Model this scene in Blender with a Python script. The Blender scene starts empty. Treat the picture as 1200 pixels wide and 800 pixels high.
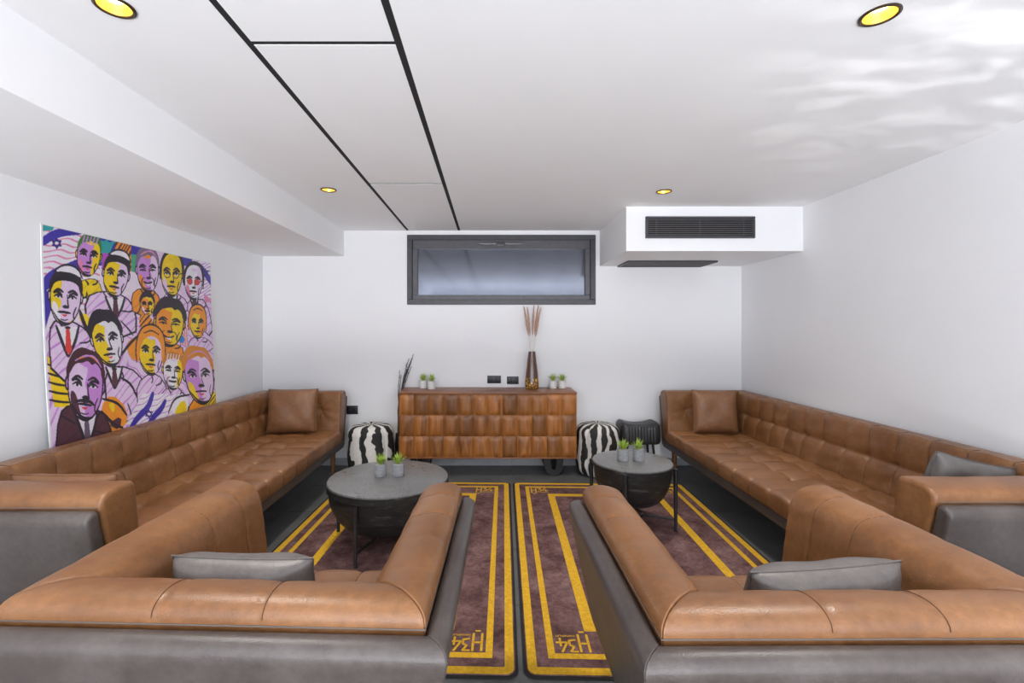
import bpy, bmesh, math, random
import numpy as np
from mathutils import Vector, Matrix
random.seed(7)
SC = bpy.context.scene
COL = SC.collection
R = math.radians

# ------------------------------------------------------------------ camera
F_PX, VPX, VPY, EYE = 545.0, 575.0, 384.5, 1.46
cam = bpy.data.cameras.new('camera'); camo = bpy.data.objects.new('camera', cam); COL.objects.link(camo)
camo.location = (0, 0, EYE); camo.rotation_euler = (R(90), 0, 0)
cam.sensor_fit = 'HORIZONTAL'; cam.sensor_width = 36.0; cam.lens = 36.0 * F_PX / 1200.0
cam.shift_x = (600 - VPX) / 1200.0; cam.shift_y = -(400 - VPY) / 1200.0
cam.clip_start = 0.05
SC.camera = camo

# ------------------------------------------------------------------ world, lights, exposure
SC.view_settings.view_transform = 'Standard'; SC.view_settings.look = 'None'
SC.view_settings.gamma = 1.0; SC.view_settings.use_curve_mapping = False
SC.view_settings.exposure = 0.38
wd = bpy.data.worlds.new('world'); SC.world = wd; wd.use_nodes = True
bgn = wd.node_tree.nodes['Background']; bgn.inputs[0].default_value = (0.72, 0.82, 1.0, 1); bgn.inputs[1].default_value = 1.2

def aim(o, d):
    o.rotation_euler = Vector(d).to_track_quat('-Z', 'Y').to_euler()
def area(name, loc, d, sx, sy, power, col=(1, 1, 1)):
    l = bpy.data.lights.new(name, 'AREA'); l.shape = 'RECTANGLE'; l.size = sx; l.size_y = sy
    l.energy = power; l.color = col
    o = bpy.data.objects.new(name, l); COL.objects.link(o); o.location = loc; aim(o, d); return o
# daylight arriving through the wide glazed opening behind the camera
area('daylight_opening', (0.1, -2.32, 1.2), (0, 1, 0.45), 4.5, 2.1, 78, (0.95, 0.975, 1.0))
# added fill lamp outside that opening, aimed up to brighten the ceiling
area('ceiling_fill', (0.1, -3.75, 0.03), (0, 0.25, 1), 5.0, 2.4, 400, (0.955, 0.978, 1.0))

# sun glitter thrown up from water outside on to the ceiling
gl = bpy.data.lights.new('water_glitter', 'SPOT'); gl.energy = 1000; gl.spot_size = R(42); gl.spot_blend = 0.9
gl.shadow_soft_size = 0.01
glo = bpy.data.objects.new('water_glitter', gl); COL.objects.link(glo); glo.location = (2.4, -2.3, 0.3)
aim(glo, Vector((2.25, 0.28, 2.5)) - Vector(glo.location))
gl.use_nodes = True
nt = gl.node_tree; em = nt.nodes['Emission']
tc = nt.nodes.new('ShaderNodeTexCoord'); mp = nt.nodes.new('ShaderNodeMapping')
mp.inputs['Scale'].default_value = (14, 82, 14); mp.inputs['Rotation'].default_value = (0, 0, R(20))
nz = nt.nodes.new('ShaderNodeTexNoise'); nz.inputs['Scale'].default_value = 1.0; nz.inputs['Detail'].default_value = 3
nz.inputs['Distortion'].default_value = 0.6
rp = nt.nodes.new('ShaderNodeValToRGB'); rp.color_ramp.elements[0].position = 0.47; rp.color_ramp.elements[0].color = (0, 0, 0, 1)
rp.color_ramp.elements[1].position = 0.74
nt.links.new(tc.outputs['Normal'], mp.inputs[0]); nt.links.new(mp.outputs[0], nz.inputs[0])
nt.links.new(nz.outputs[0], rp.inputs[0]); nt.links.new(rp.outputs[0], em.inputs[1])

# ------------------------------------------------------------------ materials
M = {}
def newmat(name):
    m = bpy.data.materials.new(name); m.use_nodes = True; M[name] = m
    return m, m.node_tree, m.node_tree.nodes['Principled BSDF']
def texco(nt, scale=(1, 1, 1), rnd=False, kind='Object'):
    tc = nt.nodes.new('ShaderNodeTexCoord'); mp = nt.nodes.new('ShaderNodeMapping')
    mp.inputs['Scale'].default_value = scale
    nt.links.new(tc.outputs[kind], mp.inputs[0])
    if rnd:
        oi = nt.nodes.new('ShaderNodeObjectInfo'); mu = nt.nodes.new('ShaderNodeMath'); mu.operation = 'MULTIPLY'
        mu.inputs[1].default_value = 37.0
        cb = nt.nodes.new('ShaderNodeCombineXYZ')
        nt.links.new(oi.outputs['Random'], mu.inputs[0])
        for i in range(3): nt.links.new(mu.outputs[0], cb.inputs[i])
        nt.links.new(cb.outputs[0], mp.inputs['Location'])
    return mp.outputs[0]
def noise(nt, vec, scale, detail=4, rough=0.55, dist=0.0):
    n = nt.nodes.new('ShaderNodeTexNoise'); n.inputs['Scale'].default_value = scale
    n.inputs['Detail'].default_value = detail; n.inputs['Roughness'].default_value = rough
    n.inputs['Distortion'].default_value = dist
    nt.links.new(vec, n.inputs['Vector']); return n.outputs[0]
def ramp(nt, fac, stops, mode='LINEAR'):
    r = nt.nodes.new('ShaderNodeValToRGB'); cr = r.color_ramp; cr.interpolation = mode
    while len(cr.elements) < len(stops): cr.elements.new(0.5)
    for e, (p, c) in zip(cr.elements, stops):
        e.position = p; e.color = tuple(c) + (1,) if len(c) == 3 else c
    nt.links.new(fac, r.inputs[0]); return r.outputs[0]
def mix(nt, fac, a, b, mode='MIX'):
    n = nt.nodes.new('ShaderNodeMix'); n.data_type = 'RGBA'; n.blend_type = mode
    for s, v in ((n.inputs[0], fac), (n.inputs[6], a), (n.inputs[7], b)):
        if isinstance(v, (int, float)): s.default_value = v
        elif isinstance(v, tuple): s.default_value = v + (1,) if len(v) == 3 else v
        else: nt.links.new(v, s)
    return n.outputs[2]
def bump(nt, h, bsdf, strength=0.2, dist=0.002):
    b = nt.nodes.new('ShaderNodeBump'); b.inputs['Strength'].default_value = strength
    b.inputs['Distance'].default_value = dist
    nt.links.new(h, b.inputs['Height']); nt.links.new(b.outputs[0], bsdf.inputs['Normal'])
def plain(name, c, rough=0.6, metal=0.0, var=0.08, scale=12.0, bs=0.05, spec=0.5):
    m, nt, p = newmat(name); v = texco(nt)
    n = noise(nt, v, scale)
    lo = tuple(x * (1 - var) for x in c); hi = tuple(min(1, x * (1 + var)) for x in c)
    nt.links.new(ramp(nt, n, [(0.3, lo), (0.7, hi)]), p.inputs['Base Color'])
    p.inputs['Roughness'].default_value = rough; p.inputs['Metallic'].default_value = metal
    p.inputs['Specular IOR Level'].default_value = spec
    if bs: bump(nt, noise(nt, v, scale * 12), p, bs, 0.002)
    return m
plain('white_paint', (0.87, 0.87, 0.885), 0.75, var=0.012, scale=2.0, bs=0.03)
plain('ceiling_paint', (0.90, 0.90, 0.915), 0.7, var=0.012, scale=2.0, bs=0.02)
plain('black_gap', (0.012, 0.012, 0.013), 0.9, bs=0)
plain('black_metal', (0.014, 0.014, 0.015), 0.42, var=0.2, scale=30)
plain('black_plastic', (0.018, 0.018, 0.02), 0.35, var=0.1)
plain('frame_grey', (0.075, 0.073, 0.083), 0.38, var=0.12, scale=20)
plain('frame_edge', (0.05, 0.049, 0.056), 0.4, var=0.12, scale=20)
plain('grout', (0.23, 0.23, 0.225), 0.9, var=0.1)
plain('skirting', (0.36, 0.36, 0.385), 0.5, var=0.08)
plain('rug_edge', (0.012, 0.010, 0.010), 0.95, var=0.2, scale=80)
plain('leg_wood', (0.16, 0.075, 0.032), 0.5, var=0.3, scale=25)
plain('pot_white', (0.74, 0.73, 0.71), 0.6, var=0.06, scale=60)
plain('soil', (0.42, 0.38, 0.33), 0.95, var=0.4, scale=200)
plain('piping', (0.11, 0.085, 0.07), 0.5)
plain('black_leather', (0.022, 0.022, 0.024), 0.42, var=0.2, scale=40, bs=0.15)
plain('board_white', (0.82, 0.82, 0.82), 0.6, var=0.02)
plain('stem', (0.62, 0.52, 0.42), 0.8)
plain('twig', (0.06, 0.056, 0.058), 0.85, var=0.4, scale=60)
plain('handle', (0.16, 0.15, 0.16), 0.35, metal=0.4)
plain('trim_dark', (0.05, 0.036, 0.02), 0.4, metal=0.5)

def leather(name, c1, c2, c3, rough=0.4, bs=0.28):
    m, nt, p = newmat(name); v = texco(nt)
    n = noise(nt, v, 3.2, 5, 0.6, 0.3); n2 = noise(nt, v, 42, 6, 0.68)
    base = ramp(nt, n, [(0.25, c1), (0.5, c2), (0.78, c3)])
    fine = ramp(nt, n2, [(0.3, (0.76, 0.76, 0.76)), (0.7, (1.12, 1.12, 1.12))])
    nt.links.new(mix(nt, 1.0, base, fine, 'MULTIPLY'), p.inputs['Base Color'])
    rr = ramp(nt, n2, [(0.2, (rough - 0.05,) * 3), (0.8, (rough + 0.08,) * 3)])
    nt.links.new(rr, p.inputs['Roughness'])
    vo = nt.nodes.new('ShaderNodeTexVoronoi'); vo.inputs['Scale'].default_value = 260
    nt.links.new(v, vo.inputs['Vector'])
    bump(nt, vo.outputs['Distance'], p, bs, 0.0012)
    return m
leather('tan_leather', (0.15, 0.060, 0.020), (0.212, 0.090, 0.0315), (0.285, 0.132, 0.053), 0.37)
leather('cushion_tan', (0.17, 0.075, 0.032), (0.225, 0.103, 0.045), (0.28, 0.14, 0.07), 0.42)
leather('grey_leather', (0.048, 0.037, 0.033), (0.074, 0.059, 0.054), (0.115, 0.096, 0.089), 0.38)
leather('cushion_grey', (0.092, 0.079, 0.074), (0.124, 0.108, 0.102), (0.16, 0.142, 0.134), 0.36)
leather('cushion_slate', (0.075, 0.068, 0.064), (0.11, 0.10, 0.095), (0.15, 0.138, 0.13), 0.36)
plain('seam_dark', (0.085, 0.034, 0.013), 0.8)

# floor tiles
m, nt, p = newmat('floor_tile'); v = texco(nt, rnd=True)
n = noise(nt, v, 4, 6, 0.65)
nt.links.new(ramp(nt, n, [(0.3, (0.078, 0.080, 0.079)), (0.7, (0.122, 0.125, 0.122))]), p.inputs['Base Color'])
p.inputs['Roughness'].default_value = 0.42; bump(nt, noise(nt, v, 120), p, 0.05, 0.001)

# wood blocks
m, nt, p = newmat('acacia_wood'); v = texco(nt, (14, 14, 1.6), rnd=True)
n = noise(nt, v, 1.6, 6, 0.6, 0.6)
base = ramp(nt, n, [(0.24, (0.085, 0.030, 0.009)), (0.42, (0.245, 0.090, 0.021)), (0.58, (0.37, 0.145, 0.034)), (0.8, (0.47, 0.21, 0.062))])
oi = nt.nodes.new('ShaderNodeObjectInfo')
tint = ramp(nt, oi.outputs['Random'], [(0.0, (0.62, 0.60, 0.60)), (0.5, (0.92, 0.9, 0.88)), (1.0, (1.22, 1.15, 1.05))])
nt.links.new(mix(nt, 1.0, base, tint, 'MULTIPLY'), p.inputs['Base Color'])
p.inputs['Roughness'].default_value = 0.4; bump(nt, n, p, 0.12, 0.002)
m, nt, p = newmat('acacia_top'); v = texco(nt, (1.6, 14, 14))
n = noise(nt, v, 1.6, 6, 0.6, 0.6)
nt.links.new(ramp(nt, n, [(0.26, (0.13, 0.045, 0.018)), (0.5, (0.25, 0.095, 0.04)), (0.8, (0.36, 0.16, 0.075))]), p.inputs['Base Color'])
p.inputs['Roughness'].default_value = 0.38; bump(nt, n, p, 0.1, 0.002)

# black washed wood of the bowl tables
m, nt, p = newmat('table_black'); v = texco(nt, (1, 1, 5)); v2 = texco(nt, (6, 1, 1))
n = noise(nt, v, 9, 7, 0.72); n2 = noise(nt, v2, 14, 6, 0.7)
a = ramp(nt, n, [(0.38, (0.007, 0.007, 0.007)), (0.57, (0.018, 0.018, 0.018)), (0.74, (0.10, 0.098, 0.095))])
nt.links.new(a, p.inputs['Base Color']); p.inputs['Roughness'].default_value = 0.5; bump(nt, n2, p, 0.25, 0.002)
m, nt, p = newmat('table_top'); v2 = texco(nt, (6, 1, 1)); v = texco(nt)
n = noise(nt, v, 7, 7, 0.7); n2 = noise(nt, v2, 22, 6, 0.7)
nt.links.new(ramp(nt, n2, [(0.3, (0.10, 0.10, 0.102)), (0.7, (0.19, 0.189, 0.187))]), p.inputs['Base Color'])
nt.links.new(ramp(nt, n, [(0.3, (0.25,) * 3), (0.7, (0.38,) * 3)]), p.inputs['Roughness']); bump(nt, n2, p, 0.15, 0.001)

# rug pile
m, nt, p = newmat('rug_pile'); v = texco(nt)
n = noise(nt, v, 5, 7, 0.7, 0.4); n2 = noise(nt, v, 45, 5, 0.7)
a = ramp(nt, n, [(0.28, (0.050, 0.024, 0.024)), (0.45, (0.115, 0.060, 0.058)), (0.6, (0.19, 0.108, 0.104)), (0.8, (0.29, 0.19, 0.18))])
nt.links.new(mix(nt, 1.0, a, ramp(nt, n2, [(0.3, (0.6,) * 3), (0.7, (1.3,) * 3)]), 'MULTIPLY'), p.inputs['Base Color'])
p.inputs['Roughness'].default_value = 1.0; p.inputs['Specular IOR Level'].default_value = 0.1
bump(nt, noise(nt, v, 300, 3), p, 0.6, 0.003)
m, nt, p = newmat('rug_yellow'); v = texco(nt)
n2 = noise(nt, v, 60, 5, 0.7)
nt.links.new(ramp(nt, n2, [(0.3, (0.48, 0.255, 0.006)), (0.7, (0.74, 0.43, 0.014))]), p.inputs['Base Color'])
p.inputs['Roughness'].default_value = 0.95; bump(nt, noise(nt, v, 300, 3), p, 0.6, 0.003)

# zebra hide
def zebra(name, freq, seed):
    m, nt, p = newmat(name); tc = nt.nodes.new('ShaderNodeTexCoord'); sx = nt.nodes.new('ShaderNodeSeparateXYZ')
    nt.links.new(tc.outputs['Object'], sx.inputs[0])
    at = nt.nodes.new('ShaderNodeMath'); at.operation = 'ARCTAN2'
    nt.links.new(sx.outputs[1], at.inputs[0]); nt.links.new(sx.outputs[0], at.inputs[1])
    mp = nt.nodes.new('ShaderNodeMapping'); mp.inputs['Location'].default_value = (seed, seed, seed); mp.inputs['Scale'].default_value = (1, 1, 0.9)
    nt.links.new(tc.outputs['Object'], mp.inputs[0])
    n = noise(nt, mp.outputs[0], 6.5, 2, 0.45)
    def mth(op, a, b):
        x = nt.nodes.new('ShaderNodeMath'); x.operation = op
        for s, val in ((x.inputs[0], a), (x.inputs[1], b)):
            if isinstance(val, (int, float)): s.default_value = val
            else: nt.links.new(val, s)
        return x.outputs[0]
    ph = mth('ADD', mth('MULTIPLY', at.outputs[0], freq), mth('MULTIPLY', n, 9.0))
    s = mth('SINE', ph, 0)
    s = mth('ADD', mth('MULTIPLY', s, 0.5), 0.5)
    c = ramp(nt, s, [(0.53, (0.016, 0.015, 0.015)), (0.58, (0.70, 0.685, 0.65))])
    fur = noise(nt, tc.outputs['Object'], 160, 3)
    nt.links.new(mix(nt, 1.0, c, ramp(nt, fur, [(0.3, (0.8,) * 3), (0.7, (1.1,) * 3)]), 'MULTIPLY'), p.inputs['Base Color'])
    p.inputs['Roughness'].default_value = 0.7; bump(nt, fur, p, 0.3, 0.002)
zebra('zebra_hide', 9.0, 1.3); zebra('zebra_hide_fine', 13.0, 4.1)

# concrete pot with vertical flutes drawn by relief
m, nt, p = newmat('pot_concrete'); v = texco(nt)
n = noise(nt, v, 90, 5, 0.7)
nt.links.new(ramp(nt, n, [(0.3, (0.26, 0.265, 0.275)), (0.7, (0.40, 0.405, 0.42))]), p.inputs['Base Color'])
p.inputs['Roughness'].default_value = 0.8; bump(nt, n, p, 0.4, 0.003)
m, nt, p = newmat('leaf'); v = texco(nt)
n = noise(nt, v, 40, 3)
nt.links.new(ramp(nt, n, [(0.3, (0.16, 0.30, 0.03)), (0.5, (0.36, 0.52, 0.06)), (0.75, (0.62, 0.76, 0.18))]), p.inputs['Base Color'])
p.inputs['Roughness'].default_value = 0.5
m, nt, p = newmat('plume'); v = texco(nt)
n = noise(nt, v, 90, 4)
nt.links.new(ramp(nt, n, [(0.3, (0.36, 0.2, 0.14)), (0.7, (0.62, 0.42, 0.33))]), p.inputs['Base Color'])
p.inputs['Roughness'].default_value = 0.95
# vase glaze
m, nt, p = newmat('vase_glaze'); v = texco(nt)
n = noise(nt, v, 25, 3); nt.links.new(ramp(nt, n, [(0.3, (0.07, 0.026, 0.014)), (0.7, (0.13, 0.052, 0.03))]), p.inputs['Base Color'])
p.inputs['Roughness'].default_value = 0.15; p.inputs['Coat Weight'].default_value = 0.5
m, nt, p = newmat('vase_amber'); v = texco(nt, (1, 1, 0.6))
vo = nt.nodes.new('ShaderNodeTexVoronoi'); vo.inputs['Scale'].default_value = 42; vo.feature = 'DISTANCE_TO_EDGE'
nt.links.new(v, vo.inputs['Vector'])
nt.links.new(ramp(nt, vo.outputs['Distance'], [(0.05, (0.06, 0.022, 0.01)), (0.22, (0.55, 0.27, 0.03)), (0.5, (0.72, 0.45, 0.10))]), p.inputs['Base Color'])
p.inputs['Roughness'].default_value = 0.2; p.inputs['Coat Weight'].default_value = 0.5
# window glass: mirror-like sun film over a dull blue light well
m, nt, p = newmat('window_glass'); v = texco(nt)
p.inputs['Base Color'].default_value = (0.36, 0.39, 0.47, 1)
n = noise(nt, v, 3, 3); nt.links.new(ramp(nt, n, [(0.3, (0.14, 0.152, 0.19)), (0.7, (0.165, 0.176, 0.21))]), p.inputs['Base Color'])
p.inputs['Metallic'].default_value = 0.92; p.inputs['Roughness'].default_value = 0.1
# lamp
m, nt, p = newmat('lamp_reflector'); p.inputs['Base Color'].default_value = (0.85, 0.55, 0.12, 1); p.inputs['Metallic'].default_value = 0.9
p.inputs['Roughness'].default_value = 0.3; p.inputs['Emission Color'].default_value = (1.0, 0.6, 0.12, 1); p.inputs['Emission Strength'].default_value = 0.55
m, nt, p = newmat('lamp_bulb'); p.inputs['Base Color'].default_value = (1, 0.9, 0.6, 1)
p.inputs['Emission Color'].default_value = (1.0, 0.80, 0.36, 1); p.inputs['Emission Strength'].default_value = 5.0
# poster print
m, nt, p = newmat('poster_print'); at = nt.nodes.new('ShaderNodeVertexColor'); at.layer_name = 'ink'
v = texco(nt); n = noise(nt, v, 30, 4)
nt.links.new(mix(nt, 1.0, at.outputs[0], ramp(nt, n, [(0.3, (0.9,) * 3), (0.7, (1.0,) * 3)]), 'MULTIPLY'), p.inputs['Base Color'])
p.inputs['Roughness'].default_value = 0.45

# ------------------------------------------------------------------ helpers
def link(name, me, mat=None, parent=None, loc=None, rot=None):
    o = bpy.data.objects.new(name, me); COL.objects.link(o)
    if mat: me.materials.append(M[mat])
    if parent: o.parent = parent
    if loc is not None: o.location = loc
    if rot is not None: o.rotation_euler = rot
    return o
def tag(o, label, cat, group=None):
    o['label'] = label; o['category'] = cat
    if group: o['group'] = group
    return o
def thing(name, label, cat, loc=(0, 0, 0), rz=0.0, group=None):
    o = bpy.data.objects.new(name, None); COL.objects.link(o); o.empty_display_size = 0.1
    o.location = loc; o.rotation_euler = (0, 0, rz); return tag(o, label, cat, group)
def struct(o):
    o['kind'] = 'structure'; return o
def mesh_from(name, verts, faces, smooth=True, sharp=None):
    v = np.asarray(verts, dtype=float)
    vol = 0.0
    for f in faces[: min(len(faces), 400000)]:
        a = v[f[0]]
        for k in range(1, len(f) - 1):
            b = v[f[k]]; c = v[f[k + 1]]
            vol += a[0] * (b[1] * c[2] - b[2] * c[1]) - a[1] * (b[0] * c[2] - b[2] * c[0]) + a[2] * (b[0] * c[1] - b[1] * c[0])
    if vol < 0: faces = [tuple(reversed(f)) for f in faces]
    me = bpy.data.meshes.new(name); me.from_pydata([tuple(p) for p in v], [], faces); me.update()
    if smooth:
        me.polygons.foreach_set('use_smooth', [True] * len(me.polygons))
        if sharp: me.set_sharp_from_angle(angle=R(sharp))
    return me
def bm_mesh(bm, smooth=True, sharp=40):
    bmesh.ops.recalc_face_normals(bm, faces=bm.faces)
    me = bpy.data.meshes.new('m'); bm.to_mesh(me); bm.free()
    if smooth:
        me.polygons.foreach_set('use_smooth', [True] * len(me.polygons))
        if sharp: me.set_sharp_from_angle(angle=R(sharp))
    return me
def add_box(bm, x0, x1, y0, y1, z0, z1, bev=0.0, seg=2):
    vs = [bm.verts.new((x, y, z)) for x in (x0, x1) for y in (y0, y1) for z in (z0, z1)]
    fs = [(0, 1, 3, 2), (4, 6, 7, 5), (0, 4, 5, 1), (2, 3, 7, 6), (0, 2, 6, 4), (1, 5, 7, 3)]
    nf = [bm.faces.new([vs[i] for i in f]) for f in fs]
    if bev:
        ed = list({e for f in nf for e in f.edges})
        bmesh.ops.bevel(bm, geom=ed, offset=bev, segments=seg, affect='EDGES', profile=0.5)
def box(name, x0, x1, y0, y1, z0, z1, mat, parent=None, bev=0.0, seg=2):
    bm = bmesh.new(); add_box(bm, x0, x1, y0, y1, z0, z1, bev, seg)
    return link(name, bm_mesh(bm), mat, parent)
def add_tube(bm, pts, rad, n=8, caps=True):
    pts = [Vector(p) for p in pts]
    if isinstance(rad, (int, float)): rad = [rad] * len(pts)
    rings = []
    for i, p in enumerate(pts):
        d = (pts[min(i + 1, len(pts) - 1)] - pts[max(i - 1, 0)]).normalized()
        u = d.orthogonal() if abs(d.z) > 0.99 else d.cross(Vector((0, 0, 1)))
        if abs(d.z) > 0.99: u = Vector((1, 0, 0))
        u.normalize(); w = d.cross(u)
        rings.append([bm.verts.new(p + (u * math.cos(t) + w * math.sin(t)) * rad[i]) for t in [2 * math.pi * k / n for k in range(n)]])
    for a, b in zip(rings, rings[1:]):
        for k in range(n): bm.faces.new((a[k], a[(k + 1) % n], b[(k + 1) % n], b[k]))
    if caps:
        bm.faces.new(rings[0][::-1]); bm.faces.new(rings[-1])
def tube(name, pts, rad, mat, parent=None, n=8):
    bm = bmesh.new(); add_tube(bm, pts, rad, n); return link(name, bm_mesh(bm), mat, parent)
def lathe_mesh(prof, n=40, sharp=40, fn=None):
    verts, faces = [], []
    m_ = len(prof)
    for k in range(n):
        t = 2 * math.pi * k / n
        for (r, z) in prof:
            rr = max(r, 1e-4)
            if fn: rr, z = fn(rr, z, t)
            verts.append((rr * math.cos(t), rr * math.sin(t), z))
    for k in range(n):
        for i in range(m_ - 1):
            a = k * m_ + i; b = ((k + 1) % n) * m_ + i
            faces.append((a, b, b + 1, a + 1))
    if prof[0][0] < 0.01: faces.append(tuple(k * m_ for k in range(n))[::-1])
    if prof[-1][0] < 0.01: faces.append(tuple(k * m_ + m_ - 1 for k in range(n)))
    return mesh_from('lathe', verts, faces, True, sharp)
def lathe(name, prof, mat, parent=None, loc=None, n=40, sharp=40, fn=None):
    return link(name, lathe_mesh(prof, n, sharp, fn), mat, parent, loc)
def copy_tree(o, parent=None):
    c = o.copy(); COL.objects.link(c); c.parent = parent
    for ch in [x for x in o.children]: copy_tree(ch, c)
    return c

# closed profile (a,z) extruded along b, rounded ends, mitres, normal displacement
def extr_mesh(prof, b0, b1, xf, sp=0.012, spb=None, r0=0.012, r1=0.012, k0=0.0, k1=0.0, disp=None, smooth_it=2, sharp=50):
    spb = spb or sp
    P = [np.array(q, float) for q in prof]
    for _ in range(smooth_it):
        Q = []
        for i in range(len(P)):
            a, b = P[i], P[(i + 1) % len(P)]
            Q += [a * 0.75 + b * 0.25, a * 0.25 + b * 0.75]
        P = Q
    P = np.array(P); nx = np.roll(P, -1, 0); L = np.linalg.norm(nx - P, axis=1); cum = np.concatenate([[0], np.cumsum(L)])
    n = max(16, int(cum[-1] / sp)); s = np.linspace(0, cum[-1], n, endpoint=False)
    PP = np.vstack([P, P[:1]])
    pts = np.stack([np.interp(s, cum, PP[:, 0]), np.interp(s, cum, PP[:, 1])], 1)
    tg = np.roll(pts, -1, 0) - np.roll(pts, 1, 0); tg /= np.linalg.norm(tg, axis=1)[:, None]
    nr = np.stack([tg[:, 1], -tg[:, 0]], 1)
    ar = 0.5 * np.sum(pts[:, 0] * np.roll(pts[:, 1], -1) - np.roll(pts[:, 0], -1) * pts[:, 1])
    if ar < 0: nr = -nr
    st = list(np.linspace(b0 + r0, b1 - r1, max(2, int((b1 - b0 - r0 - r1) / spb) + 1))); ins = [0.0] * len(st)
    def arc(r):
        return [(r * (1 - math.cos(t)), r - r * math.sin(t)) for t in [0, 0.3, 0.62, 0.95, 1.27]]  # (distance from end, inset)
    st = [b0 + d for d, _ in arc(r0)] + st + [b1 - d for d, _ in reversed(arc(r1))]
    ins = [i for _, i in arc(r0)] + ins + [i for _, i in reversed(arc(r1))]
    B = np.array(st); I = np.array(ins)
    tt = (B - b0) / (b1 - b0)
    A = pts[None, :, 0] - nr[None, :, 0] * I[:, None]; Z = pts[None, :, 1] - nr[None, :, 1] * I[:, None]
    lo = b0 + k0 * A; hi = b1 - k1 * A
    BB = lo + tt[:, None] * (hi - lo)
    if disp is not None:
        D = disp(A, BB, Z, np.broadcast_to(nr[None, :, 0], A.shape), np.broadcast_to(nr[None, :, 1], A.shape))
        fade = np.clip(1 - I / max(max(I), 1e-6), 0, 1)[:, None]
        A = A + nr[None, :, 0] * D * fade; Z = Z + nr[None, :, 1] * D * fade
    X, Y, ZZ = xf(A, BB, Z)
    V = np.stack([X, Y, ZZ], -1)
    m_ = len(B); verts = V.reshape(-1, 3)
    faces = []
    for j in range(m_ - 1):
        o0, o1 = j * n, (j + 1) * n
        for i in range(n):
            k = (i + 1) % n
            faces.append((o0 + i, o0 + k, o1 + k, o1 + i))
    c0 = verts[:n].mean(0); c1 = verts[-n:].mean(0); base = len(verts)
    verts = np.vstack([verts, c0, c1])
    for i in range(n):
        k = (i + 1) % n
        faces.append((base, k, i)); faces.append((base + 1, (m_ - 1) * n + i, (m_ - 1) * n + k))
    # signed volume
    Fq = np.array(faces[: (m_ - 1) * n]); v = verts
    vol = np.einsum('ij,ij->', v[Fq[:, 0]], np.cross(v[Fq[:, 1]], v[Fq[:, 2]])) + np.einsum('ij,ij->', v[Fq[:, 0]], np.cross(v[Fq[:, 2]], v[Fq[:, 3]]))
    if vol < 0: faces = [f[::-1] for f in faces]
    me = bpy.data.meshes.new('m'); me.from_pydata(verts.tolist(), [], faces); me.update()
    me.polygons.foreach_set('use_smooth', [True] * len(me.polygons))
    if sharp: me.set_sharp_from_angle(angle=R(sharp))
    return me

def profile_points(prof, sp, it=2):
    P = [np.array(q, float) for q in prof]
    for _ in range(it):
        Q = []
        for i in range(len(P)):
            a, b = P[i], P[(i + 1) % len(P)]
            Q += [a * 0.75 + b * 0.25, a * 0.25 + b * 0.75]
        P = Q
    P = np.array(P); L = np.linalg.norm(np.roll(P, -1, 0) - P, axis=1); cum = np.concatenate([[0], np.cumsum(L)])
    n = max(16, int(cum[-1] / sp)); s_ = np.linspace(0, cum[-1], n, endpoint=False); PP = np.vstack([P, P[:1]])
    pts = np.stack([np.interp(s_, cum, PP[:, 0]), np.interp(s_, cum, PP[:, 1])], 1)
    tg = np.roll(pts, -1, 0) - np.roll(pts, 1, 0); tg /= np.linalg.norm(tg, axis=1)[:, None]
    nr = np.stack([tg[:, 1], -tg[:, 0]], 1)
    if 0.5 * np.sum(pts[:, 0] * np.roll(pts[:, 1], -1) - np.roll(pts[:, 0], -1) * pts[:, 1]) < 0: nr = -nr
    return pts, nr
def seam_lines(name, prof, bs, xf, disp, cond, mat, parent, sp=0.011, rad=0.0012):
    """stitched seams that follow the cushion surface at the given stations"""
    pts, nr = profile_points(prof, sp)
    keep = np.array([bool(cond(p[0], p[1], q[0], q[1])) for p, q in zip(pts, nr)])
    if keep.all(): st_ = 0
    else: st_ = int(np.argmin(keep))
    idx = [(st_ + k) % len(pts) for k in range(len(pts)) if keep[(st_ + k) % len(pts)]]
    for b in bs:
        bm = bmesh.new()
        A = pts[idx, 0][None]; Z = pts[idx, 1][None]; na = nr[idx, 0][None]; nz = nr[idx, 1][None]
        D = disp(A, np.full_like(A, b), Z, na, nz)
        X, Y, ZZ = xf(A + na * (D + 0.0004), np.full_like(A, b), Z + nz * (D + 0.0004))
        add_tube(bm, list(zip(X[0], Y[0], ZZ[0])), rad, 5)
        link(name, bm_mesh(bm), mat, parent)

# ------------------------------------------------------------------ the room
XL, XR, YB, YR, ZC = -2.427, 2.673, 4.955, -2.4, 2.5
WX0, WX1, WZ0, WZ1 = -0.891, 1.118, 1.71, 2.455
bm = bmesh.new(); T = 0.15
add_box(bm, XL - T, WX0, YB, YB + T, -0.1, ZC + 0.2); add_box(bm, WX1, XR + T, YB, YB + T, -0.1, ZC + 0.2)
add_box(bm, WX0, WX1, YB, YB + T, -0.1, WZ0); add_box(bm, WX0, WX1, YB, YB + T, WZ1, ZC + 0.2)
struct(link('wall_back', bm_mesh(bm, False), 'white_paint'))
struct(box('wall_left', XL - T, XL, YR - T, YB, -0.1, ZC + 0.2, 'white_paint'))
struct(box('wall_right', XR, XR + T, YR - T, YB, -0.1, ZC + 0.2, 'white_paint'))
bm = bmesh.new()
add_box(bm, XL, XL + 0.25, YR - T, YR, 0, ZC); add_box(bm, XR - 0.25, XR, YR - T, YR, 0, ZC)
add_box(bm, XL + 0.25, XR - 0.25, YR - T, YR, 2.3, ZC)
struct(link('wall_rear', bm_mesh(bm, False), 'white_paint'))

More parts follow.
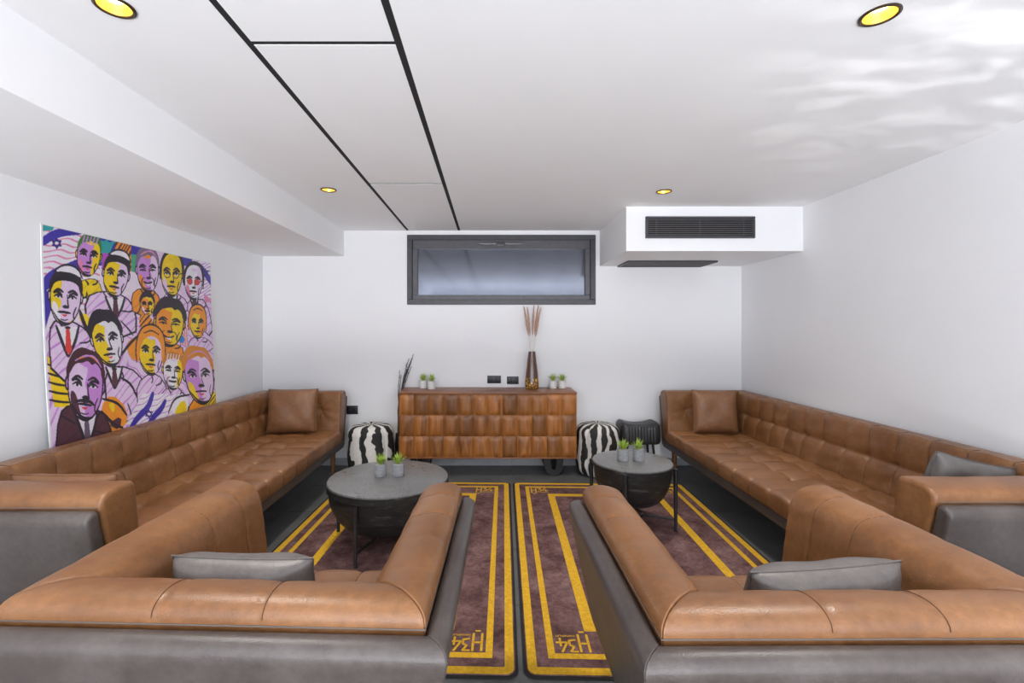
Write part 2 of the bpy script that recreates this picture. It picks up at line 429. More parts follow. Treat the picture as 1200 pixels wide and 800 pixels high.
# floor: grout bed with single tiles
fl = struct(box('floor', XL, XR, YR - T, YB, -0.1, -0.004, 'grout'))
TS, G = 0.625, 0.004
tile_cache = {}
def tile_mesh(w, d):
    key = (round(w, 3), round(d, 3))
    if key not in tile_cache:
        bm = bmesh.new(); add_box(bm, -w / 2, w / 2, -d / 2, d / 2, -0.004, 0.0, 0.0012, 1); me = bm_mesh(bm); me.materials.append(M['floor_tile'])
        tile_cache[key] = me
    return tile_cache[key]
x0s = 0.225 - 5 * TS
for i in range(10):
    a = max(XL, x0s + i * TS); b = min(XR, x0s + (i + 1) * TS)
    if b - a < 0.02: continue
    for j in range(12):
        d1 = YB - j * TS; d0 = max(YR, d1 - TS)
        if d1 - d0 < 0.02: continue
        o = link('tile', tile_mesh(b - a - G, d1 - d0 - G), None, fl, ((a + b) / 2, (d0 + d1) / 2, 0))
# tiled skirting on the back wall
sk = struct(box('baseboard_back', XL, XR, YB - 0.006, YB, 0.0, 0.078, 'grout'))
for i in range(10):
    a = max(XL, x0s + i * TS); b = min(XR, x0s + (i + 1) * TS)
    if b - a < 0.02: continue
    box('tile', a + 0.002, b - 0.002, YB - 0.012, YB - 0.004, 0.001, 0.08, 'skirting', sk, 0.001, 1)

# ceiling with black-edged access panels and lamp holes
HX0, HX1, GW = -0.882, -0.336, 0.027
lamps = [(-1.216, 1.503), (1.292, 1.544), (-1.217, 3.491), (1.317, 3.535)]
def boolcut(o, holes):
    for (hx, hy) in holes:
        bm = bmesh.new(); add_tube(bm, [(hx, hy, ZC - 0.05), (hx, hy, ZC + 0.09)], 0.05, 40)
        c = bpy.data.objects.new('cutter', bm_mesh(bm, False)); COL.objects.link(c)
        md = o.modifiers.new('b', 'BOOLEAN'); md.operation = 'DIFFERENCE'; md.object = c; md.solver = 'EXACT'
        bpy.context.view_layer.update()
        dg = bpy.context.evaluated_depsgraph_get(); me = bpy.data.meshes.new_from_object(o.evaluated_get(dg))
        o.modifiers.clear(); o.data = me
        bpy.data.objects.remove(c, do_unlink=True)
ce = struct(box('ceiling', XL, HX0 - GW / 2, YR, YB, ZC, ZC + 0.12, 'ceiling_paint'))
boolcut(ce, [lamps[0], lamps[2]])
ce2 = box('ceiling_slab', HX1 + GW / 2, XR, YR, YB, ZC, ZC + 0.12, 'ceiling_paint', ce); boolcut(ce2, [lamps[1], lamps[3]])
box('shadow_gap', HX0 - GW / 2, HX1 + GW / 2, YR, YB, ZC + 0.0015, ZC + 0.12, 'black_gap', ce)
ys = [YR, -0.0, 1.696, 3.347, YB]
for a, b in zip(ys, ys[1:]):
    box('ceiling_panel', HX0 + GW / 2, HX1 - GW / 2, a + (0.011 if a > YR else 0), b - (0.011 if b < YB else 0.004), ZC - 0.001, ZC + 0.0013, 'ceiling_paint', ce)
# lowered strip of ceiling along the left wall
BX, BZ = -1.563, 2.228
struct(box('ceiling_beam', XL, BX, YR, YB, BZ, ZC, 'ceiling_paint'))
# boxed-in duct at the right
UX, UY, UZ = 1.16, 3.98, 2.12
struct(box('ceiling_bulkhead', UX, XR, UY, YB, UZ, ZC, 'white_paint', None, 0.0))

# window
w = struct(thing('window_1', 'wide low window with dark grey frame high on the back wall', 'window', (0, 0, 0)))
y0 = YB - 0.012
def frame(name, x0, x1, z0, z1, t, ya, yb, mat, parent):
    bm = bmesh.new()
    add_box(bm, x0, x1, ya, yb, z0, z0 + t, 0.003, 1); add_box(bm, x0, x1, ya, yb, z1 - t, z1, 0.003, 1)
    add_box(bm, x0, x0 + t, ya, yb, z0 + t, z1 - t, 0.003, 1); add_box(bm, x1 - t, x1, ya, yb, z0 + t, z1 - t, 0.003, 1)
    return link(name, bm_mesh(bm), mat, parent)
frame('outer_frame', WX0 + 0.001, WX1 - 0.001, WZ0 + 0.001, WZ1 - 0.001, 0.055, y0, YB + 0.1, 'frame_edge', w)
sash = frame('sash', WX0 + 0.058, WX1 - 0.058, WZ0 + 0.05, WZ1 - 0.06, 0.055, y0 + 0.012, YB + 0.06, 'frame_grey', w)
box('top_rail', WX0 + 0.06, WX1 - 0.06, y0 + 0.008, YB + 0.05, 2.304, 2.40, 'frame_grey', w, 0.003, 1)
box('pane', WX0 + 0.1, WX1 - 0.1, YB + 0.025, YB + 0.04, 1.76, 2.32, 'window_glass', w)
for hx in (-0.035, 0.245):
    box('handle', hx - 0.095, hx + 0.095, y0 - 0.028, y0 - 0.012, 2.345, 2.365, 'handle', w, 0.004)
box('latch', 0.06, 0.15, y0 - 0.022, y0 + 0.01, 2.325, 2.378, 'frame_edge', w, 0.004)
for hx in (-0.105, 0.035, 0.175, 0.315):
    box('handle_mount', hx - 0.012, hx + 0.012, y0 - 0.014, y0 + 0.01, 2.343, 2.367, 'frame_edge', w, 0.003)

# ------------------------------------------------------------------ ceiling fixtures
lamp_lab = ['recessed gold downlight between the dropped beam and black ceiling lines, away from the window wall',
            'recessed gold downlight over the right side beside the rippling light on the ceiling',
            'small recessed gold downlight near the dropped beam at the window end',
            'small recessed gold downlight in front of the boxed-in air duct']
for (lx, ly), lb in zip(lamps, lamp_lab):
    t = thing('recessed_downlight', lb, 'downlight', (lx, ly, ZC), 0, 'recessed ceiling downlights')
    lathe('trim_ring', [(0.047, 0.0), (0.058, 0.0), (0.058, -0.004), (0.052, -0.007), (0.047, -0.004), (0.047, 0.0)], 'trim_dark', t)
    lathe('reflector', [(0.0475, -0.003), (0.042, 0.018), (0.034, 0.04), (0.0335, 0.041), (0.049, 0.041), (0.049, -0.001)], 'lamp_reflector', t)
    lathe('bulb', [(0.001, 0.018), (0.02, 0.02), (0.031, 0.028), (0.032, 0.042), (0.001, 0.045)], 'lamp_bulb', t)
    l = bpy.data.lights.new('downlight_beam', 'SPOT'); l.energy = 62; l.spot_size = R(94); l.spot_blend = 0.8; l.color = (1.0, 0.95, 0.87)
    l.shadow_soft_size = 0.045
    o = bpy.data.objects.new('downlight_beam', l); COL.objects.link(o); o.location = (lx, ly, ZC - 0.012)

def vent(name, label, x0, x1, z0, z1, n, to_world, group):
    t = thing(name, label, 'air vent', (0, 0, 0), 0, group)
    def pb(nm, a0, a1, c0, c1, d0, d1, mat, bev=0.002):
        bm = bmesh.new(); add_box(bm, a0, a1, d0, d1, c0, c1, bev, 1)
        for v in bm.verts: v.co = Vector(to_world(*v.co))
        return link(nm, bm_mesh(bm), mat, t)
    pb('backing', x0 + 0.01, x1 - 0.01, z0 + 0.01, z1 - 0.01, 0.001, 0.003, 'black_gap', 0)
    f = 0.022
    bm = bmesh.new()
    for (a0, a1, c0, c1) in ((x0, x1, z0, z0 + f), (x0, x1, z1 - f, z1), (x0, x0 + f, z0 + f, z1 - f), (x1 - f, x1, z0 + f, z1 - f)):
        add_box(bm, a0, a1, 0.0005, 0.018, c0, c1, 0.003, 1)
    for v in bm.verts: v.co = Vector(to_world(*v.co))
    link('frame', bm_mesh(bm), 'frame_edge', t)
    for k in range(n):
        c = z0 + f + (z1 - z0 - 2 * f) * (k + 0.5) / n
        pb('slat', x0 + f, x1 - f, c - 0.0028, c + 0.0028, 0.006, 0.015, 'handle', 0.001)
    for q in (0.1, 0.5, 0.9):
        c = x0 + (x1 - x0) * q; pb('divider', c - 0.003, c + 0.003, z0 + f, z1 - f, 0.004, 0.008, 'frame_grey', 0.001)
    return t
vent('air_vent', 'black slatted air vent on the front of the white duct box', 1.322, 2.257, 2.228, 2.414, 8, lambda x, d, z: (x, UY - d, z), None)
vent('air_vent', 'flat black return vent on the underside of the white duct box', 1.335, 2.215, 4.53, 4.90, 9, lambda x, d, z: (x, z, UZ - d), None)

# sockets
def socket(x0, x1, z0, z1, label):
    t = thing('power_socket', label, 'socket', (0, 0, 0), 0, 'black wall sockets')
    box('plate', x0, x1, YB - 0.009, YB - 0.0005, z0, z1, 'black_plastic', t, 0.003)
    n = 2
    for k in range(n):
        c = x0 + (x1 - x0) * (k + 0.5) / n; h = (x1 - x0) / n * 0.38
        box('outlet', c - h, c + h, YB - 0.0125, YB - 0.008, z0 + 0.016, z1 - 0.016, 'black_metal', t, 0.002)
socket(-0.036, 0.109, 0.874, 0.956, 'wider black wall socket plate above the wooden sideboard')
socket(0.173, 0.297, 0.866, 0.948, 'black wall socket plate next to the brown vase')
socket(-1.535, -1.413, 0.546, 0.637, 'black wall socket between the tan sofa arm and the zebra pouf')

# ------------------------------------------------------------------ sofas and armchairs
SHELL = [(0.0, 0.735), (0.003, 0.762), (0.022, 0.774), (0.05, 0.776), (0.058, 0.77), (0.062, 0.74), (0.145, 0.36), (0.150, 0.275), (0.098, 0.275), (0.088, 0.34)]
PAD = [(0.064, 0.745), (0.058, 0.785), (0.062, 0.812), (0.088, 0.830), (0.13, 0.837), (0.178, 0.838), (0.212, 0.832), (0.226, 0.808), (0.233, 0.76), (0.247, 0.65), (0.265, 0.52), (0.282, 0.44), (0.286, 0.352), (0.275, 0.346), (0.165, 0.346), (0.15, 0.38)]
PAD_SOFT = [(0.064, 0.745), (0.058, 0.785), (0.062, 0.810), (0.086, 0.827), (0.12, 0.832), (0.162, 0.826), (0.198, 0.808), (0.222, 0.778), (0.234, 0.74), (0.248, 0.65), (0.265, 0.52), (0.282, 0.44), (0.286, 0.352), (0.275, 0.346), (0.165, 0.346), (0.15, 0.38)]
def sstep(x, a, b):
    t = np.clip((x - a) / (b - a), 0, 1); return t * t * (3 - 2 * t)
def groove(d, w): return np.exp(-(d / w) ** 2)
def sofa(name, label, cat, W, D, loc, rz, ncols, group, long=True):
    root = thing(name, label, cat, loc, rz, group)
    hw = W / 2; pad = PAD if long else PAD_SOFT
    side_l = lambda A, B, Z: (-hw + A, B, Z)
    side_r = lambda A, B, Z: (hw - A, B, Z)
    back = lambda A, B, Z: (B, A, Z)
    sp = 0.011
    # outer shell
    sh = link('back_shell', extr_mesh(SHELL, -hw, hw, back, 0.02, 0.1, 0.004, 0.004, 1.0, 1.0, smooth_it=2), 'grey_leather', root)
    for xf in (side_l, side_r):
        link('arm_shell', extr_mesh(SHELL, 0, D, xf, 0.02, 0.1, 0.004, 0.018, 1.0, 0.0, smooth_it=2), 'grey_leather', root)
    # back pad
    cw = (W - 0.42) / ncols
    def dback(A, B, Z, na, nz):
        u = B / cw + (0.5 if ncols % 2 else 0.0)
        du = np.abs(u - np.round(u)) * cw
        inner = sstep(na, 0.2, 0.7)
        top = sstep(nz, -0.2, 0.3) * (1 - inner)
        lim = sstep(hw - 0.23 - np.abs(B), 0.0, 0.02)
        d = -0.0045 * groove(du, 0.006) * np.maximum(inner, top * (0.75 if not long else 0.4)) * lim
        d = d + (0.012 if long else 0.003) * inner * np.abs(np.sin(np.pi * u)) ** 0.6 * sstep(Z, 0.44, 0.6) * lim
        if long:
            dz = np.abs(Z - 0.64)
            r = np.sqrt(du ** 2 + dz ** 2)
            d = d - inner * lim * (0.008 * groove(dz, 0.012) + 0.022 * np.exp(-r / 0.03))
            d = d + inner * lim * 0.008 * sstep(dz, 0.0, 0.07)
        # soft wrinkles
        d = d + 0.0016 * inner * np.sin(B * 31 + Z * 55) * np.sin(B * 17 - Z * 23)
        return d
    bc = link('back_cushion', extr_mesh(pad, -hw, hw, back, sp, sp, 0.006, 0.006, 1.0, 1.0, dback), 'tan_leather', root)
    cl = [(k - (0.5 if ncols % 2 else 0.0)) * cw for k in range(-ncols, ncols + 1)]
    cl = [b for b in cl if abs(b) < hw - 0.26]
    if long: seam_lines('seam', pad, cl, back, dback, lambda a, z, na, nz: (na > 0.05 or nz > 0.9) and a > 0.17 and z > 0.45, 'seam_dark', bc, rad=0.0027)
    else: seam_lines('seam', pad, [-0.13, 0.13], back, dback, lambda a, z, na, nz: z > 0.5 and (a > 0.075 or z > 0.785) and (na > 0 or nz > 0.1 or z > 0.79), 'seam_dark', bc)
    def darm(A, B, Z, na, nz):
        inner = sstep(na, 0.2, 0.7); top = sstep(nz, -0.2, 0.3) * (1 - inner)
        d = np.zeros_like(A)
        if long:
            r = np.sqrt((B - 0.74) ** 2 + (Z - 0.655) ** 2)
            th = np.arctan2(Z - 0.655, B - 0.74)
            d = d - inner * 0.028 * np.exp(-r / 0.05) - inner * 0.004 * np.exp(-r / 0.09) * np.cos(th * 7) + 0.006 * inner
        else:
            for q in (0.60, 0.78):
                d = d - 0.0045 * groove(B - q, 0.006) * np.maximum(inner, top * 0.75)
            d = d + 0.006 * inner + 0.003 * top * np.abs(np.sin((B - 0.6) / 0.18 * math.pi)) ** 0.6
            d = d - 0.018 * inner * np.exp(-np.sqrt((B - 0.72) ** 2 + (Z - 0.52) ** 2) / 0.05)
        return d + 0.0016 * inner * np.sin(B * 27 + Z * 45) * np.sin(B * 15 - Z * 33)
    for xf in (side_l, side_r):
        ac = link('arm_cushion', extr_mesh(pad, 0, D + 0.005, xf, sp, sp, 0.006, 0.02, 1.0, 0.0, darm), 'tan_leather', root)
        if not long: seam_lines('seam', pad, [0.60, 0.78], xf, darm, lambda a, z, na, nz: z > 0.5 and (a > 0.075 or z > 0.785) and (na > 0 or nz > 0.1 or z > 0.79), 'seam_dark', ac)
    # piping
    a, z = 0.059, 0.779
    bm = bmesh.new(); add_tube(bm, [(-hw + a, D - 0.015, z), (-hw + a, a, z), (hw - a, a, z), (hw - a, D - 0.015, z)], 0.0024, 8)
    link('piping', bm_mesh(bm), 'piping', root)
    # base
    box('base_rail', -hw + 0.155, hw - 0.155, 0.155, D + 0.01, 0.275, 0.345, 'grey_leather', root, 0.008)
    # seat
    x1 = hw - 0.287; ya, yf = 0.29, D + 0.03
    prof = [(ya, 0.347), (ya, 0.44), (ya + 0.02, 0.462), (ya + 0.05, 0.466), (yf - 0.1, 0.466), (yf - 0.035, 0.462), (yf - 0.008, 0.446), (yf, 0.41), (yf - 0.004, 0.36), (yf - 0.012, 0.347)]
    ns = ncols - 1 if long else 3
    cs = (2 * x1) / ns; rs = 0.23
    def dseat(A, B, Z, na, nz):
        u = (B + x1) / cs; du = np.abs(u - np.round(u)) * cs
        vv = (yf - 0.29 - A) / rs; vr = np.clip(np.round(vv), 0, 1); dv = np.abs(vv - vr) * rs
        top = sstep(nz, 0.3, 0.8); front = sstep(na, 0.3, 0.8)
        edge = sstep(x1 - np.abs(B), 0.0, 0.03)
        r = np.sqrt(du ** 2 + dv ** 2)
        puff = np.abs(np.sin(np.pi * u)) ** 0.6 * (0.45 + 0.55 * np.clip(dv / (0.5 * rs), 0, 1) ** 0.6)
        d = top * edge * ((0.013 if long else 0.004) * puff - 0.004 * groove(du, 0.008) - 0.004 * groove(dv, 0.010) - 0.029 * np.exp(-r / 0.034))
        d = d + front * (0.004 * np.abs(np.sin(np.pi * u)) ** 0.5 - 0.003 * groove(du, 0.007)) * edge
        d = d + top * edge * 0.0035 * np.exp(-r / 0.06) * np.cos(np.arctan2(vv - vr, u - np.round(u)) * 5 + np.round(u) * 1.7)
        return d
    sc = link('seat_cushion', extr_mesh(prof, -x1, x1, back, sp, sp, 0.008, 0.008, 0, 0, dseat), 'tan_leather', root)
    seam_lines('seam', prof, [-x1 + cs * k for k in range(1, ns)], back, dseat, lambda a, z, na, nz: (nz > 0.3 or na > 0.3) and a > ya + 0.03, 'seam_dark', sc, rad=0.0025 if long else 0.0015)
    # legs
    xs = [-hw + 0.22, hw - 0.22]
    for x in xs:
        for y in (0.24, D - 0.08):
            bm = bmesh.new(); add_tube(bm, [(x, y, 0.0), (x, y, 0.275)], [0.017, 0.027], 16)
            link('leg', bm_mesh(bm), 'leg_wood', root)
    return root
GS = 'tan and grey leather sofas along the side walls'; GA = 'tan and grey leather armchairs'
SD = 0.93
sofa('long_sofa', 'long tufted tan leather sofa under the colourful poster', 'sofa', 3.10, SD, (-2.405, 3.25, 0), R(-90), 13, GS)
sofa('long_sofa', 'long tufted tan leather sofa along the bare white wall', 'sofa', 3.06, SD, (2.668, 3.29, 0), R(90), 13, GS)
AW = 1.13
sofa('armchair', 'tan and grey leather armchair facing the larger round table', 'armchair', AW, 0.91, (-0.655, 1.008, 0), R(-2.0), 3, GA, False)
sofa('armchair', 'tan and grey leather armchair facing the smaller round table', 'armchair', AW, 0.915, (0.88, 0.96, 0), R(0.3), 3, GA, False)

# ------------------------------------------------------------------ loose cushions
def pillow_mesh(w, h, t, n=34, seed=0):
    rg = random.Random(seed); ph = [rg.uniform(0, 6.28) for _ in range(6)]
    verts, faces, idx = [], [], {}
    for side in (1, -1):
        for i in range(n + 1):
            for j in range(n + 1):
                u = -1 + 2 * i / n; v = -1 + 2 * j / n
                edge = i in (0, n) or j in (0, n)
                if side == -1 and edge: idx[(side, i, j)] = idx[(1, i, j)]; continue
                pin = 1 - 0.045 * (1 - v * v) * abs(u) ** 3; pin2 = 1 - 0.045 * (1 - u * u) * abs(v) ** 3
                prof = (max(0.0, (1 - u ** 4)) * max(0.0, (1 - v ** 4))) ** 0.5
                z = side * t / 2 * prof
                z += side * prof * 0.006 * math.sin(u * 5 + ph[0]) * math.sin(v * 4 + ph[1])
                z += side * 0.003 * math.sin((u + v) * 9 + ph[2]) * prof * (u * u + v * v) * 0.7
                idx[(side, i, j)] = len(verts); verts.append((u * w / 2 * pin, v * h / 2 * pin2, z))
        for i in range(n):
            for j in range(n):
                q = (idx[(side, i, j)], idx[(side, i + 1, j)], idx[(side, i + 1, j + 1)], idx[(side, i, j + 1)])
                faces.append(q if side == 1 else q[::-1])
    me = bpy.data.meshes.new('pillow'); me.from_pydata(verts, [], faces); me.update()
    me.polygons.foreach_set('use_smooth', [True] * len(me.polygons))
    rim = [verts[idx[(1, i, 0)]] for i in range(n)] + [verts[idx[(1, n, j)]] for j in range(n)] + \
          [verts[idx[(1, n - i, n)]] for i in range(n)] + [verts[idx[(1, 0, n - j)]] for j in range(n)]
    return me, rim
def pillow(label, mat, w, h, t, loc, facing, lean, roll, seed, group):
    """loc = bottom centre; facing = heading of the front face about Z; lean = degrees tipped backwards"""
    me, rim = pillow_mesh(w, h, t, seed=seed)
    root = thing('scatter_cushion', label, 'cushion', loc, R(facing), group)
    mt = Matrix.Rotation(R(lean), 4, 'X') @ Matrix.Translation((0, 0, h / 2)) @ Matrix.Rotation(R(roll), 4, 'Y') @ Matrix.Rotation(R(90), 4, 'X')
    me.transform(mt); link('cover', me, mat, root)
    bm = bmesh.new(); add_tube(bm, [mt @ Vector(q) for q in rim] + [mt @ Vector(rim[0])], 0.0028, 6)
    link('seam', bm_mesh(bm), mat, root)
    return root
# local front face of a cushion is -Y; lean>0 tips the top towards +Y ... signs chosen per cushion
ST = 0.478
pillow('tan leather cushion in the far corner of the sofa under the poster', 'cushion_tan', 0.46, 0.41, 0.14, (-1.87, 4.36, ST), 4, -9, 0, 1, None)
pillow('tan leather cushion lying low behind the grey-backed arm of the poster-side sofa', 'cushion_tan', 0.47, 0.345, 0.13, (-1.89, 2.13, ST), 180, -12, 0, 2, None)
pillow('tan leather cushion in the far corner of the sofa by the bare wall', 'cushion_tan', 0.41, 0.40, 0.14, (2.115, 4.36, ST), -4, -9, 0, 3, None)
pillow('dark grey leather cushion leaning askew in the corner of the wall sofa', 'cushion_slate', 0.39, 0.375, 0.13, (2.19, 2.19, ST + 0.01), 180, -8, -13, 4, None)
pillow('grey leather cushion in the armchair facing the larger table', 'cushion_grey', 0.41, 0.345, 0.14, (-0.705, 1.42, ST), 178, -16, 0, 5, None)
pillow('shiny grey leather cushion with pinched corner in the armchair facing the smaller table', 'cushion_grey', 0.44, 0.345, 0.15, (0.92, 1.385, ST), 185, -18, 2, 6, None)

# ------------------------------------------------------------------ sideboard
CX0, CX1, CY0, CY1, CZ0, CZ1 = -0.90, 0.842, 4.56, 4.94, 0.188, 0.835
sb = thing('sideboard', 'wooden sideboard with a front of square pillowed blocks', 'sideboard', ((CX0 + CX1) / 2, (CY0 + CY1) / 2, 0))
ox, oy = sb.location.x, sb.location.y
box('body', CX0 - ox, CX1 - ox, CY0 - oy, CY1 - oy, CZ0, CZ1 - 0.022, 'acacia_top', sb, 0.003)
box('top', CX0 - ox - 0.002, CX1 - ox + 0.002, CY0 - oy - 0.014, CY1 - oy, CZ1 - 0.022, CZ1, 'acacia_top', sb, 0.004)
box('bottom_board', CX0 - ox, CX1 - ox, CY0 - oy - 0.013, CY1 - oy, CZ0 - 0.004, CZ0 + 0.008, 'acacia_top', sb, 0.002)
bw = (CX1 - CX0) / 12; bh = (CZ1 - 0.022 - CZ0 - 0.008) / 3
nb = 8; verts, faces = [], []
for i in range(nb + 1):
    for j in range(nb + 1):
        u = -1 + 2 * i / nb; v = -1 + 2 * j / nb
        d = 0.004 + 0.018 * ((1 - u * u) ** 0.9) * (0.55 + 0.45 * (1 - v * v) ** 0.7)
        if i in (0, nb) or j in (0, nb): d = 0.003
        verts.append((u * (bw / 2 - 0.0008), -d, v * (bh / 2 - 0.0008)))
for i in range(nb):
    for j in range(nb):
        a = i * (nb + 1) + j; faces.append((a, a + nb + 1, a + nb + 2, a + 1))
n0 = len(verts)
for (u, v) in ((-1, -1), (1, -1), (1, 1), (-1, 1)): verts.append((u * (bw / 2 - 0.0008), 0.001, v * (bh / 2 - 0.0008)))
rim = [i * (nb + 1) for i in range(nb + 1)]
faces.append(tuple([n0 + 1, n0] + [i * (nb + 1) for i in range(nb + 1)]))
faces.append(tuple([n0 + 2, n0 + 1] + [nb * (nb + 1) + j for j in range(nb + 1)]))
faces.append(tuple([n0 + 3, n0 + 2] + [(nb - i) * (nb + 1) + nb for i in range(nb + 1)]))
faces.append(tuple([n0, n0 + 3] + [nb - j for j in range(nb + 1)]))
faces.append((n0, n0 + 1, n0 + 2, n0 + 3))
bm = bmesh.new()
vv = [bm.verts.new(p) for p in verts]
for f in faces: bm.faces.new([vv[i] for i in f])
blk = bm_mesh(bm, True, 35); blk.materials.append(M['acacia_wood'])
for i in range(12):
    for j in range(3):
        link('block', blk, None, sb, (CX0 - ox + bw * (i + 0.5), CY0 - oy - 0.0005, CZ0 + 0.008 + bh * (j + 0.5)))
# U-shaped sled legs
for lx in (-0.70, 0.625):
    for ly in (-0.13, 0.13):
        bm = bmesh.new()
        pts = []
        for k in range(0, 13):
            t = math.pi * k / 12; pts.append((lx - ox - 0.075 * math.cos(t), 0.085 - 0.072 * math.sin(t)))
        pts = [(lx - ox - 0.088, CZ0)] + pts + [(lx - ox + 0.088, CZ0)]
        wdt = 0.018
        out, inn = [], []
        for k, q in enumerate(pts):
            a = Vector(pts[max(k - 1, 0)]); b = Vector(pts[min(k + 1, len(pts) - 1)]); d = (b - a).normalized(); nn = Vector((d.y, -d.x))
            out.append(Vector(q) + nn * 0.012); inn.append(Vector(q) - nn * 0.052)
        for s0, s1 in ((0, 1),):
            F1 = [bm.verts.new((q.x, ly - wdt, q.y)) for q in out]; F2 = [bm.verts.new((q.x, ly - wdt, q.y)) for q in inn]
            B1 = [bm.verts.new((q.x, ly + wdt, q.y)) for q in out]; B2 = [bm.verts.new((q.x, ly + wdt, q.y)) for q in inn]
        n_ = len(pts)
        for k in range(n_ - 1):
            bm.faces.new((F1[k], F1[k + 1], F2[k + 1], F2[k])); bm.faces.new((B1[k], B2[k], B2[k + 1], B1[k + 1]))
            bm.faces.new((F1[k], B1[k], B1[k + 1], F1[k + 1])); bm.faces.new((F2[k], F2[k + 1], B2[k + 1], B2[k]))
        bm.faces.new((F1[0], F2[0], B2[0], B1[0])); bm.faces.new((F1[-1], B1[-1], B2[-1], F2[-1]))
        zmin = min(v.co.z for v in bm.verts)
        for v in bm.verts:
            v.co.z = CZ0 - (CZ0 - v.co.z) * CZ0 / (CZ0 - zmin)
        link('leg', bm_mesh(bm), 'black_metal', sb)

# ------------------------------------------------------------------ rugs
def rounded_rect(x0, x1, y0, y1, r, n=6):
    pts = []
    for (cx, cy, a0) in ((x1 - r, y1 - r, 0), (x0 + r, y1 - r, 90), (x0 + r, y0 + r, 180), (x1 - r, y0 + r, 270)):
        for k in range(n + 1):
            t = R(a0 + 90 * k / n); pts.append((cx + r * math.cos(t), cy + r * math.sin(t)))
    return pts
def slab(name, outer, inner, z0, z1, mat, parent):
    bm = bmesh.new()
    o0 = [bm.verts.new((x, y, z0)) for x, y in outer]; o1 = [bm.verts.new((x, y, z1)) for x, y in outer]
    n = len(outer)
    for k in range(n): bm.faces.new((o0[k], o0[(k + 1) % n], o1[(k + 1) % n], o1[k]))
    if inner:
        i0 = [bm.verts.new((x, y, z0)) for x, y in inner]; i1 = [bm.verts.new((x, y, z1)) for x, y in inner]
        for k in range(n):
            j = (k + 1) % n
            bm.faces.new((i0[k], i1[k], i1[j], i0[j])); bm.faces.new((o1[k], o1[j], i1[j], i1[k])); bm.faces.new((o0[k], i0[k], i0[j], o0[j]))
    else:
        bm.faces.new(o1); bm.faces.new(o0[::-1])
    return link(name, bm_mesh(bm), mat, parent)
def text_polys(s, size):
    c = bpy.data.curves.new('t', 'FONT'); c.body = s; c.size = size; c.extrude = 0.0006; c.resolution_u = 2
    o = bpy.data.objects.new('t', c); COL.objects.link(o); bpy.context.view_layer.update()
    me = bpy.data.meshes.new_from_object(o.evaluated_get(bpy.context.evaluated_depsgraph_get()))
    bpy.data.objects.remove(o, do_unlink=True); return me
small_text = text_polys('HAMAPILIM', 0.0195)
def logo_mesh(zt):
    bm = bmesh.new()
    def seg(x0, y0, x1, y1, w=0.012):
        d = Vector((x1 - x0, y1 - y0)).normalized(); n = Vector((-d.y, d.x)) * w / 2; e = d * w * 0.3
        ps = [Vector((x0, y0)) - e + n, Vector((x0, y0)) - e - n, Vector((x1, y1)) + e - n, Vector((x1, y1)) + e + n]
        lo = [bm.verts.new((p.x, p.y, zt - 0.001)) for p in ps]; hi = [bm.verts.new((p.x, p.y, zt)) for p in ps]
        bm.faces.new(hi); bm.faces.new(lo[::-1])
        for k in range(4): bm.faces.new((lo[k], lo[(k + 1) % 4], hi[(k + 1) % 4], hi[k]))
    # H
    seg(0.006, 0.0, 0.006, 0.125); seg(0.05, 0.0, 0.05, 0.125); seg(0.006, 0.066, 0.05, 0.066)
    seg(0.018, -0.022, 0.04, -0.022, 0.01)
    # 3
    seg(0.066, 0.125, 0.098, 0.125, 0.011); seg(0.098, 0.123, 0.08, 0.09, 0.011); seg(0.08, 0.09, 0.1, 0.078, 0.011)
    seg(0.1, 0.078, 0.1, 0.048, 0.011); seg(0.1, 0.046, 0.07, 0.04, 0.011)
    # slash and 4
    seg(0.142, 0.128, 0.112, 0.062, 0.011); seg(0.112, 0.06, 0.165, 0.06, 0.011); seg(0.145, 0.085, 0.145, 0.03, 0.011)
    me2 = small_text.copy(); me2.transform(Matrix.Translation((0.066, 0.004, zt - 0.0006)))
    bm.from_mesh(me2)
    return bm_mesh(bm, False)
def rug(label, loc, rz, W=1.572, L=2.45):
    t = thing('rug', label, 'rug', loc, R(rz), 'pair of maroon rugs')
    x, y = W / 2, L / 2; h = 0.010
    def rr(i, r): return rounded_rect(-x + i, x - i, -y + i, y - i, max(r, 0.002))
    slab('border_binding', rr(0, 0.05), None, 0.0005, h - 0.002, 'rug_edge', t)
    slab('pile', rr(0.013, 0.04), None, 0.002, h, 'rug_pile', t)
    slab('outer_stripe', rr(0.018, 0.036), rr(0.058, 0.004), h - 0.002, h + 0.0012, 'rug_yellow', t)
    slab('inner_stripe', rr(0.112, 0.003), rr(0.144, 0.003), h - 0.002, h + 0.0012, 'rug_yellow', t)
    slab('middle_frame', rr(0.30, 0.003), rr(0.356, 0.003), h - 0.002, h + 0.0012, 'rug_yellow', t)
    lm = logo_mesh(0.0); lm.materials.append(M['rug_yellow'])
    i = 0.158
    lm.transform(Matrix.Scale(0.92, 4))
    for (px, py, a) in ((-x + i, y - i - 0.115, 0), (x - i - 0.152, y - i - 0.115, 0), (-x + i + 0.152, -y + i + 0.115, 180), (x - i, -y + i + 0.115, 180)):
        link('logo_lettering', lm, None, t, (px, py, h + 0.0012), (0, 0, R(a)))
    return t
rug('maroon rug with yellow stripes under the larger round table', (0.162 - 0.797, 3.157 + 0.02, 0), -1.6)
rug('maroon rug with yellow stripes under the smaller round table', (0.162 + 0.797, 3.157 - 0.02, 0), -1.6)

